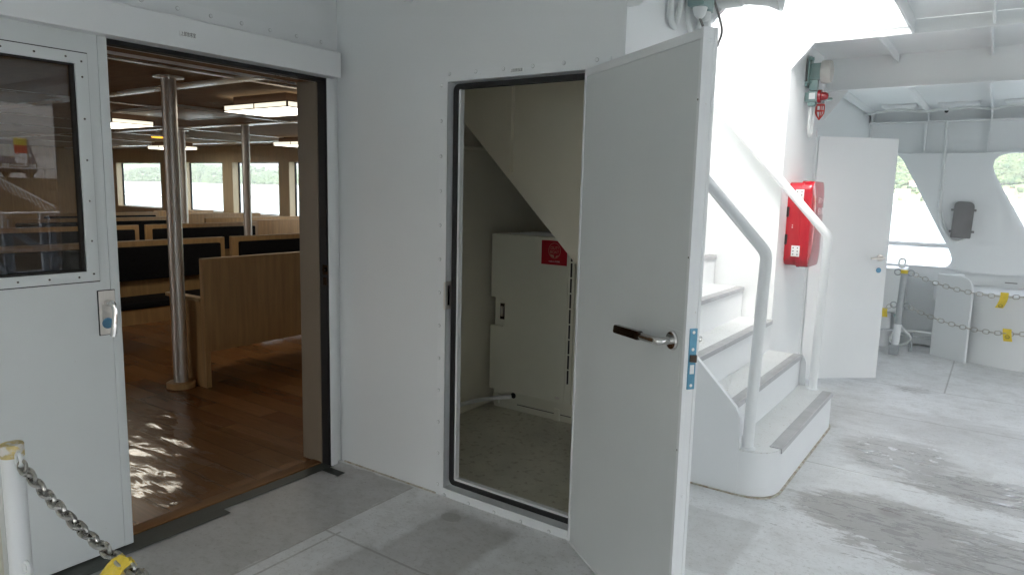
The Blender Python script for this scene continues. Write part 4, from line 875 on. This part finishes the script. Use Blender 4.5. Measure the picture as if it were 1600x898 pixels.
cA, cB = (PX+.052, PY, 0.712), (2.02, PY, 0.72)
fcp = sag(cA, cB, 0.108, 36)
w = MB(); chain_mesh(w, fcp, 0.050, 0.0050, 8); tag(w.build('barrier_chain', chain_m), 'shiny steel chain drooping from the white post across the foreground', 'chain')
w = MB(); w.tube([(2.06, PY, 0.0), (2.06, PY, 0.74)], 0.0285, 20); tag(w.build('barrier_post', white2), 'second white barrier post at the far end of the foreground chain', 'post')
# crumpled yellow tape on the foreground chain
w = MB(); bmesh.ops.create_grid(w.bm, x_segments=26, y_segments=20, size=1)
cy0 = Vector((1.262, PY, 0.612))
for v in w.bm.verts:
    a, b = v.co.x, v.co.y
    sA = abs(a); fr = 1 if a > 0 else -1
    nz1 = noise.noise(Vector((a*2.2, b*2.6, 1))); nz2 = noise.noise(Vector((a*6, b*7, 5)))
    x = b*(0.028+0.022*sA)-0.050*sA-0.010*b*b+0.008*nz1
    y = -fr*(0.012+0.022*sA**1.5)*min(1, sA*4)+0.007*nz1+0.004*nz2
    z = 0.020-0.085*sA**1.2-0.006*b*b+0.006*nz2+0.006*nz1
    v.co = cy0+Vector((x+.01, y, z))
for fc in w.bm.faces: fc.smooth = True
fc_o = w.build('tape_tag', yellow); sm = fc_o.modifiers.new('thick', 'SOLIDIFY'); sm.thickness = 0.0015
tag(fc_o, 'crumpled yellow tape wrapped round the foreground chain', 'tape', 'yellow tape tags on the chains')
# dark tape on the deck along the threshold
w = MB(); w.box(-0.030, 0.044, -2.6, -0.10, 0.0045, 0.0062); w.box(0.044, 0.10, -2.6, -0.742, 0.0045, 0.0060); w.box(0.046, 0.164, -0.168, -0.117, 0.0045, 0.0060); w.prism([(0.10, -2.4), (0.16, -2.4), (0.14, -1.30), (0.10, -1.22)], 'z', 0.0045, 0.0058)
tag(w.build('floor_tape', tape_m), 'dark green tape stuck on the deck along the cabin threshold', 'tape')
# clear plastic sheet over the cabin floor
w = MB(); bmesh.ops.create_grid(w.bm, x_segments=90, y_segments=60, size=1)
for v in w.bm.verts:
    x = -1.38+v.co.x*1.22; y = -0.45+v.co.y*0.42
    y += 0.05*x
    q = Vector((x, y, 0))
    z = 0.012+0.007*noise.noise(Vector((x*2.2, y*7, 3)))+0.0035*noise.noise(Vector((x*6+y*4, y*16, 8)))
    v.co = Vector((x, y-.04, max(0.0065, z)))
for fc in w.bm.faces: fc.smooth = True
tag(w.build('plastic_sheet', film), 'wrinkled clear plastic protective sheet laid on the cabin floor inside the doorway', 'plastic sheet')

# ------------------------------------------------------------------ cabin interior
cc_ = MB(); cc_.box(-15.2, -0.19, -6.2, 5.8, 2.22, 2.26); cce = struct(cc_.build('cabin_ceiling', ceil_m))
for y in (-4.0, -1.74, 0.50, 2.78, 5.05):
    w = MB(); w.prism([(y+d, 2.204+(d/.075)**2*.0055) for d in [-.075+.0125*k for k in range(13)]]+[(y+.075, 2.2195), (y-.075, 2.2195)], 'x', -15.1, -0.21); w.build('ceiling_strip', alu, cce)
for x in (-1.55, -4.0, -6.4, -8.2, -10.2, -12.2):
    w = MB()
    for a, b in ((-6, -4.08), (-3.92, -1.82), (-1.66, 0.42), (0.58, 2.70), (2.86, 4.97)): w.box(x-.03, x+.03, a, b, 2.21, 2.2195)
    w.build('ceiling_strip', alu, cce)
cwl = thing('cabin_window_wall', 'pale wood cabin wall with a row of large windows onto the lake', 'wall', (-8, 5.8, 0))
wins = [(-14.43, -12.47), (-11.52, -10.12), (-9.77, -8.31), (-8.0, -6.55), (-6.2, -4.8), (-4.45, -3.0)]
w = MB(); w.box(-15.2, -0.18, 5.80, 5.95, 0.0, 0.90); w.box(-15.2, -0.18, 5.80, 5.95, 1.905, 2.26)
xs = [-15.2]+[v for p in wins for v in p]+[-0.18]
for a, b in zip(xs[0::2], xs[1::2]): w.box(a, b, 5.80, 5.95, 0.90, 1.905)
w.build('wall_panel', woodw, cwl)
w = MB()
for k in range(7): w.box(-15.2, -0.18, 5.782, 5.7995, 1.93+.04*k, 1.955+.04*k)
w.build('slat_trim', woodw, cwl)
for a, b in wins:
    w = MB(); w.ring([(a, 0.90), (b, 0.90), (b, 1.905), (a, 1.905)], [(a+.014, 0.914), (b-.014, 0.914), (b-.014, 1.891), (a+.014, 1.891)], 'y', 5.93, 5.96); wf_ = w.build('window_frame', rubber, cwl)
    w = MB(); w.box(a+.014, b-.014, 5.943, 5.949, 0.914, 1.891); w.build('window_pane', glass, wf_)
ew = thing('cabin_end_wall', 'wood panelled end wall of the cabin behind the last benches', 'wall', (-15.2, 0, 0))
w = MB(); w.box(-15.35, -15.2, -6.2, 5.95, 0, 2.26); w.build('wall_panel', wood, ew)
ew = thing('cabin_rear_wall', 'wood panelled cabin wall with wide openings opposite the lake windows', 'wall', (-8, -6.2, 0))
w = MB(); w.box(-15.2, -0.01, -6.35, -6.2, 0, 0.85); w.box(-15.2, -0.01, -6.35, -6.2, 1.95, 2.26)
for a, b in ((-15.2, -12), (-10.6, -8.5), (-7.1, -5), (-3.6, -0.01)): w.box(a, b, -6.35, -6.2, 0.85, 1.95)
w.build('wall_panel', wood, ew)
rf = MB(); rf.box(-15.4, -0.182, -6.4, 5.95, 2.262, 2.698); tag(rf.build('cabin_roof', white), 'flat white roof slab over the cabin', 'roof')
hr = thing('outer_railing', 'white deck railing seen through the leftmost cabin window', 'railing', (-16, 7, 0))
w = MB(); w.box(-19, -9, 6.9, 7.1, -0.6, -0.05)
w.tube([(-18.9, 7, 1.12), (-14.3, 7, 1.12)], 0.025, 8); w.tube([(-18.9, 7, 0.7), (-14.3, 7, 0.7)], 0.018, 8)
for x in (-18.8, -17.5, -16.28, -15.0): w.tube([(x, 7, -0.05), (x, 7, 1.12)], 0.022, 8)
w.build('rails', white2, hr)

# pillars
pil = thing('cabin_pillar', 'nearest stainless steel pillar beside the plain-backed bench in the cabin', 'pillar', (-1.97, 0.207, 0), 0, 'stainless pillars in the cabin')
w = MB(); w.lathe([(0.049, 0.03), (0.049, 2.208)], (0, 0, 0), (0, 0, 1), 32); w.build('shaft', steel, pil, local=True)
w = MB(); w.lathe([(0.10, 0.0), (0.10, 0.035), (0.09, 0.042), (0.050, 0.043)], (0, 0, 0.0045), (0, 0, 1), 32); w.build('base_ring', wood, pil, local=True)
w = MB(); w.lathe([(0.050, 0.0), (0.10, 0.004), (0.10, 0.012)], (0, 0, 2.207), (0, 0, 1), 32); w.build('top_flange', alu, pil, local=True)
dup(pil, (-6.78, 3.05, 0), 'slim far stainless pillar partly hidden behind the nearest cabin pillar')
dup(pil, (-4.92, 2.81, 0), 'stainless cabin pillar in front of the lake windows, right of the nearest one')
dup(pil, (-4.9, -1.9, 0), 'stainless cabin pillar seen through the sliding door window')
# ceiling lanterns
def lantern(x0, x1, y0, y1, label):
    t = thing('ceiling_lantern', label, 'ceiling lamp', ((x0+x1)/2, (y0+y1)/2, 2.2), 0, 'glowing lantern lamps on the cabin ceiling')
    z0, z1 = 2.10, 2.152
    w = MB(); w.box(x0+.008, x1-.008, y0+.008, y1-.008, z0+.003, z1-.003); w.build('shade', lampw, t)
    w = MB(); w.box(x0+.010, x1-.010, y0+.010, y1-.010, z0-.002, z0+.0025); w.build('diffuser', lampb, t)
    w = MB(); e = 0.006
    for x in (x0, x1-2*e):
        for y in (y0, y1-2*e): w.box(x, x+2*e, y, y+2*e, z0, z1)
    for z in (z0, z1-.008):
        w.box(x0+2*e, x1-2*e, y0, y0+e, z, z+.008); w.box(x0+2*e, x1-2*e, y1-e, y1, z, z+.008); w.box(x0, x0+e, y0+2*e, y1-2*e, z, z+.008); w.box(x1-e, x1, y0+2*e, y1-2*e, z, z+.008)
    xm = (x0+x1)/2
    w.box(xm-.003, xm+.003, y0, y0+e, z0+.008, z1-.008); w.build('shade_frame', trunkm, t)
    w = MB(); w.box(x0+.08, x1-.08, y0+.05, y1-.05, z1+.0005, 2.2195); w.build('ceiling_mount', trunkm, t)
lantern(-2.66, -1.80, 1.06, 1.52, 'glowing square lantern nearest the cabin doorway')
lantern(-5.80, -4.93, 1.22, 1.68, 'glowing lantern at the left, cut by the sliding door edge')
lantern(-10.35, -9.55, 4.42, 4.95, 'farthest glowing lantern, half behind the nearest pillar')
lantern(-6.58, -5.72, 4.42, 4.88, 'glowing lantern at the right, in front of the lake windows')
lantern(-2.66, -1.80, -3.4, -2.94, 'glowing lantern on the hidden side of the cabin beyond the sliding door')
ac = thing('ceiling_vent', 'flat grey air conditioning cassette set in the cabin ceiling', 'vent', (-4.2, 1.6, 2.2))
w = MB(); w.box(-4.85, -3.60, 1.19, 2.06, 2.196, 2.2195, 0.004); w.build('panel', plate_m, ac)
w = MB()
for a in ((-4.75, -3.70, 1.23, 1.27), (-4.75, -3.70, 1.98, 2.02), (-4.80, -4.77, 1.30, 1.95), (-3.68, -3.65, 1.30, 1.95)): w.box(a[0], a[1], a[2], a[3], 2.1945, 2.1958)
w.build('slot', black_m, ac)
w = MB(); w.lathe([(0.10, 0), (0.10, .012), (0.07, .018)], (-8.65, 3.72, 2.2195), (0, 0, -1), 20); tag(w.build('indicator_lamp', orangel), 'small glowing orange lamp on the cabin ceiling', 'lamp')
w = MB(); w.box(-4.3, -4.05, 3.3, 3.36, 2.212, 2.2195, 0.001); tag(w.build('ceiling_plate', alu), 'small bright metal plate on the cabin ceiling at the right', 'plate')

# benches
def bench(xb, ya, yb, fc, label):
    # xb: plane of the back, fc: +1 seat towards +x, -1 seat towards -x
    t = thing('cabin_bench', label, 'bench', (xb, (ya+yb)/2, 0), 0, 'oak benches in rows in the cabin')
    def X(a, b): return (min(xb+fc*a, xb+fc*b), max(xb+fc*a, xb+fc*b))
    x0, x1 = X(0.0, 0.045); w = MB(); w.box(x0, x1, ya, yb, 0.27, 0.95, 0.003); w.build('backrest', wood, t)
    x0, x1 = X(0.0005, 0.0445); w = MB(); w.box(x0, x1, ya+.002, yb-.002, 0.9505, 0.957, 0.001); w.build('top_edge', woode, t)
    x0, x1 = X(0.0455, 0.095); w = MB(); w.box(x0, x1, ya+.07, yb-.07, 0.60, 0.905, 0.015); w.build('back_cushion', fabric, t)
    x0, x1 = X(0.0455, 0.465); w = MB(); w.box(x0, x1, ya+.05, yb-.05, 0.40, 0.455, 0.015); w.build('seat_cushion', fabric, t)
    x0, x1 = X(0.0455, 0.455); w = MB(); w.box(x0, x1, ya+.05, yb-.05, 0.27, 0.399); w.build('seat_base', wood, t)
    for y in (ya, yb-.04):
        x0, x1 = X(0.0455, 0.46); w = MB(); w.box(x0, x1, y, y+.04, 0.0045, 0.64); w.box(*X(0.001, 0.0450), y, y+.04, 0.0045, 0.269); ap = w.build('end_panel', wood, t)
        x0, x1 = X(0.0458, 0.50); w = MB(); w.box(x0, x1, y-.012, y+.052, 0.641, 0.668, 0.003); w.build('arm_cap', woode, ap)
    return t
bench(-1.79, 0.300, 2.30, -1, 'nearest oak bench, its plain wooden back turned to the doorway')
bench(-3.62, -0.62, 1.62, 1, 'oak bench with a wide black cushion behind the nearest pillar')
bench(-3.62, 1.70, 3.7, 1, 'black-cushioned oak bench seen over the plain back of the nearest bench')
bench(-3.62, -3.0, -0.70, 1, 'black-cushioned oak bench seen through the sliding door window')
bench(-5.92, 2.02, 3.62, 1, 'second-row oak bench with a black cushion right of the nearest pillar')
bench(-5.92, 0.2, 1.93, 1, 'second-row oak bench with a black cushion at the sliding door edge')
bench(-6.25, 3.72, 5.2, -1, 'plain-backed pale bench just right of the slim window pillar')
bench(-7.15, 3.60, 5.4, -1, 'plain pale bench back one row behind, in front of the middle window')
bench(-7.8, 1.2, 3.50, 1, 'third-row bench left of the nearest pillar, its top rail showing')
bench(-8.62, 4.0, 5.6, -1, 'plain pale bench back below the second lake window')
bench(-9.5, 2.2, 4.1, 1, 'far bench top rail under the leftmost lake window')
bench(-10.0, 4.3, 5.5, -1, 'farthest bench back, just under the window sills')
bench(-5.92, -2.4, 0.12, 1, 'second-row bench visible only through the sliding door glass')

# ------------------------------------------------------------------ outside: hills, woods, houses
def hill_h(x, y):
    d = y-(1100+60*math.sin(x*.004)+40*math.sin(x*.0013+1))
    if d < 0: return -8
    h = 85*(1-math.exp(-d/140))*(0.75+0.35*math.sin(x*.0021+2.0)+0.18*math.sin(x*.0057+.6))
    h += 14*noise.noise(Vector((x*.006, y*.006, 0)))
    t = min(1, d/40); return -3.6+1.5+max(0, h)*t
w = MB(); NXh, NYh = 150, 16
rows = []
for j in range(NYh):
    rows.append([w.bm.verts.new((x, y, hill_h(x, y))) for x, y in [(-4200+6400*i/(NXh-1), 1020+ (j/(NYh-1))**1.5*900) for i in range(NXh)]])
for a, b in zip(rows, rows[1:]):
    for i in range(NXh-1): fc = w.bm.faces.new((a[i], a[i+1], b[i+1], b[i])); fc.smooth = True
struct(w.build('hills', hill_m))
import numpy as np
def clumps(name, pts, m):
    tmp = bmesh.new(); bmesh.ops.create_icosphere(tmp, subdivisions=2, radius=1); tmp.verts.ensure_lookup_table()
    base = np.array([v.co[:] for v in tmp.verts]); tri = np.array([[v.index for v in fc.verts] for fc in tmp.faces]); tmp.free()
    V, F = [], []; k = 0; rng = np.random.default_rng(3)
    variants = []
    for q in range(10):
        d = np.array([0.32*noise.noise(Vector(p*1.9)+Vector((q*7.1, 0, 0)))+0.18*noise.noise(Vector(p*4.5)+Vector((0, q*5.3, 0))) for p in base])
        variants.append(base*(1+d)[:, None])
    for (x, y, z, r) in pts:
        b = variants[rng.integers(10)]; a = rng.uniform(0, 6.28); c, s = math.cos(a), math.sin(a)
        p = np.stack([b[:, 0]*c-b[:, 1]*s, b[:, 0]*s+b[:, 1]*c, b[:, 2]*rng.uniform(.85, 1.25)], 1)*r+np.array([x, y, z])
        V.append(p); F.append(tri+k); k += len(b)
    V = np.concatenate(V); F = np.concatenate(F)
    me = bpy.data.meshes.new(name); me.vertices.add(len(V)); me.vertices.foreach_set('co', V.ravel())
    me.loops.add(F.size); me.loops.foreach_set('vertex_index', F.ravel().astype(np.int32))
    me.polygons.add(len(F)); me.polygons.foreach_set('loop_start', np.arange(0, F.size, 3, dtype=np.int32))
    me.update(); me.validate(); me.materials.append(m)
    o = bpy.data.objects.new(name, me); COL.objects.link(o); return o
random.seed(11)
pts = []
def sect(x):   # keep what the openings can show
    return True
tries = 0
while len(pts) < 9500 and tries < 90000:
    tries += 1
    lf = random.random() < .42; x = random.uniform(-2600, -1200) if lf else random.uniform(-170, 75)
    d = random.random()**1.3*(330 if lf else 260)
    y = 1100+60*math.sin(x*.004)+40*math.sin(x*.0013+1)+12+d
    if not lf and d < 32 and random.random() < .86: continue
    r = random.uniform(3.0, 6.5) if lf else random.uniform(1.7, 4.4); pts.append((x, y, hill_h(x, y)+r*.45, r))
wd_ = clumps('far_woods', pts, leaf_m); wd_['kind'] = 'stuff'
# houses along the far shore
random.seed(5)
cols = [('white', (0.72, 0.71, 0.68)), ('cream', (0.62, 0.55, 0.42)), ('pale grey', (0.5, 0.5, 0.5)), ('light pink', (0.6, 0.46, 0.42))]
rofs = [('grey', (0.22, 0.22, 0.23)), ('reddish brown', (0.27, 0.13, 0.09)), ('pale brown', (0.42, 0.33, 0.24))]
hm = {n: mat('house_wall_'+n.replace(' ', '_'), c, 0.8, var=.06, vs=.3) for n, c in cols}
rm = {n: mat('house_roof_'+n.replace(' ', '_'), c, 0.7, var=.1, vs=.5) for n, c in rofs}
winm = mat('house_window', (0.05, 0.06, 0.07), 0.2)
HS = [(-126, 10, 15, 8, 0, 0, 'leftmost and tall', 1), (-115, 24, 18, 7, 1, 2, 'long', 1), (-108, 6, 9, 5, 0, 1, 'low', 0), (-98, 8, 10, 7, 2, 2, 'two storeys', 1), (-90, 18, 11, 6, 0, 1, 'rightmost', 0), (-104, 40, 12, 6, 1, 1, 'highest on the slope', 0),
      (-12, 7, 12, 7, 3, 1, 'two storeys', 1), (1, 5, 8, 4, 0, 0, 'low, small', 0), (12, 12, 11, 5, 1, 2, 'wide and low', 0), (23, 7, 9, 6, 0, 2, 'rightmost', 1), (6, 30, 12, 6, 0, 1, 'set up the slope', 0)]
for i, (x, d, wdt, hh_, ci, ri, wrd, two) in enumerate(HS):
    y = 1100+60*math.sin(x*.004)+40*math.sin(x*.0013+1)+d; z = hill_h(x, y)-1
    side = 'left' if x < -50 else 'right'
    t = thing('lakeside_house', '%s house with %s roof, %s, in the %s hull opening' % (cols[ci][0], rofs[ri][0], wrd, side), 'house', (x, y, z), random.uniform(-.3, .3), 'houses on the far shore')
    w = MB(); w.box(-wdt/2, wdt/2, -4, 4, 0, hh_); w.build('wall', hm[cols[ci][0]], t, local=True)
    w = MB(); w.prism([(-4.8, hh_), (4.8, hh_), (0, hh_+2.6)], 'x', -wdt/2-.7, wdt/2+.7); w.build('roof', rm[rofs[ri][0]], t, local=True)
    for zz in ((1.2, 4.4) if two else (1.4,)):
        for q in range(3):
            w = MB(); xx = -wdt/2+wdt*(q+.5)/3; w.box(xx-1.1, xx+1.1, -4.06, -4.003, zz, zz+1.6); w.build('window', winm, t, local=True)
sw = MB(); sp0 = [(x, 1100+60*math.sin(x*.004)+40*math.sin(x*.0013+1)-2) for x in range(-2800, 400, 20)]
sw.prism(sp0+[(x, y+5) for x, y in sp0[::-1]], 'z', -4, -1.2); struct(sw.build('shore_bank', shore_m))

# ------------------------------------------------------------------ quay behind the camera side, mirrored in the sliding door window
q = MB(); q.box(36, 70, -60, 70, -4, 1.5); struct(q.build('quay', quaym))
gr = thing('quay_guardrail', 'white guard rail along the quay edge in front of the van', 'guard rail', (37, 10, 1.5))
w = MB(); w.box(36.9, 37.0, -20, 40, 1.94, 2.0); w.build('rail', white2, gr)
w = MB()
for k in range(20): w.box(36.92, 36.98, -20+3*k, -19.88+3*k, 1.5, 1.94)
w.build('rail_post', white2, gr)
vn = thing('parked_van', 'dark van parked on the quay facing the ferry', 'van', (38.5, 12.5, 1.5))
w = MB(); w.prism([(38.5, 1.75), (38.45, 2.25), (38.7, 2.55), (39.3, 3.35), (39.6, 3.45), (43.2, 3.45), (43.3, 1.75)], 'y', 11.65, 13.35); w.build('body', vanm, vn, bev=0.05)
w = MB(); w.prism([(38.68, 2.56), (39.24, 3.30), (39.28, 3.30), (38.74, 2.56)], 'y', 11.80, 13.20); w.build('windscreen', vanglass, vn)
w = MB(); w.box(38.40, 38.455, 11.75, 12.05, 2.02, 2.2); w.build('headlight', plate_m, vn)
w = MB(); w.box(38.40, 38.455, 12.95, 13.25, 2.02, 2.2); w.build('headlight', plate_m, vn)
w = MB(); w.box(38.42, 38.50, 12.1, 12.9, 2.08, 2.16); w.box(38.42, 38.5, 12.1, 12.9, 1.95, 2.02); w.build('grille', alu, vn)
for x in (39.3, 42.4):
    for y in (11.62, 13.18): w = MB(); w.lathe([(0.32, 0), (0.32, .2)], (x, y, 1.82), (0, 1, 0), 20); w.build('wheel', rubber, vn)
bn = thing('quay_banner', 'vertical yellow, red and white banner on a pole by the van', 'banner', (37.4, 12.1, 1.5))
for z0, z1, m_ in ((3.10, 3.45, yellow), (2.70, 3.10, redwire), (2.20, 2.70, whiteink)):
    w = MB(); w.box(37.39, 37.41, 11.95-(z1-3.45)*.05, 12.52, z0, z1); w.build('cloth', m_, bn)
w = MB(); w.tube([(37.4, 12.54, 1.5), (37.4, 12.54, 3.5)], 0.03, 8); w.build('pole', cablem, bn)
qs = thing('quay_stair_rail', 'white sloping stair railing with balusters at the quay wall', 'railing', (33, 10, 0))
w = MB(); A, B = Vector((33, 8.5, 2.2)), Vector((33, 11.8, 0.24))
w.tube([A, B], 0.03, 8)
for k in range(18): p = A.lerp(B, k/17); w.tube([p, p+Vector((0, .25, -.55))], 0.018, 6)
w.tube([(33, 5, -0.05), (33, 12.2, -0.05)], 0.04, 8); w.build('rails', white2, qs)
rg = thing('ramp_gate', 'blue-grey braced steel gate at the open end of the deck', 'gate', (9.2, 2, 0))
w = MB()
w.box(9.16, 9.24, 1.60, 1.72, 0, 0.95); w.box(9.16, 9.24, 2.10, 2.17, 0, 0.95); w.box(9.16, 9.24, 2.22, 2.30, 0, 0.95); w.box(9.16, 9.24, -2.0, 4.5, 0.72, 0.76); w.box(9.16, 9.24, -2.0, 4.5, 0.40, 0.43)
w.tube([(9.2, 1.72, 0.72), (9.2, 2.45, 0.15)], 0.05, 8); w.tube([(9.2, 0.8, 0.8), (9.2, 1.6, 0.15)], 0.05, 8)
w.box(9.16, 9.24, -2.0, 4.5, 0.02, 0.10); w.build('gate_frame', bluegrey, rg)
# lower hull wall opposite, with openings for light
ow = thing('hull_wall', 'white ship side wall with three openings on the other side of the deck', 'ship side', (4, -6.2, 0))
w = MB(); w.box(0, 9, -6.25, -6.2, 0, 1.0); w.box(0, 9, -6.25, -6.2, 1.95, 2.56)
for a, b in ((0, 1.0), (2.3, 3.7), (4.9, 6.4), (7.4, 9.0)): w.box(a, b, -6.25, -6.2, 1.0, 1.95)
w.build('side_plate', white, ow)
eb = thing('end_daylight_blocker', 'unseen white walls added at the open deck end to hold back daylight', 'wall', (9.02, -3, 0))  # added out of view to keep daylight off the left walls and far door
w = MB(); w.box(9.01, 9.05, -6.2, -2.4, 0, 2.56); w.box(9.01, 9.05, 2.7, 5.85, 0, 2.56); w.build('wall_panel', white, eb)
uc = thing('stair_sky_blocker', 'unseen white roof added above the stairwell opening to cut sky light', 'light blocker', (0, 1.7, 4.6))  # added roof, out of view, dims the sky light on the stairs
w = MB(); w.box(-3.2, 2.6, -2.6, 4.4, 4.5, 4.56); w.build('blocker_roof', white, uc)
for x in (-3.1, 2.5):
    for y in (-2.5, 4.1): w = MB(); w.tube([(x, y, 2.70), (x, y, 4.499)], 0.03, 10); w.build('blocker_post', white2, uc)

# ------------------------------------------------------------------ air: pale haze over the lake
HZ = 0.00014
hzb = MB(); hzb.box(-5990, 5990, -2990, 5990, -5.2, 130)
hm_ = bpy.data.materials.new('lake_haze'); hm_.use_nodes = True
nn = hm_.node_tree.nodes; nn.remove(nn['Principled BSDF']); pv = nn.new('ShaderNodeVolumePrincipled')
pv.inputs['Color'].default_value = (0.93, 0.96, 1.0, 1); pv.inputs['Density'].default_value = HZ; pv.inputs['Anisotropy'].default_value = 0.2
hm_.node_tree.links.new(pv.outputs[0], nn['Material Output'].inputs['Volume'])
hz_o = hzb.build('haze', hm_); hz_o['kind'] = 'stuff'
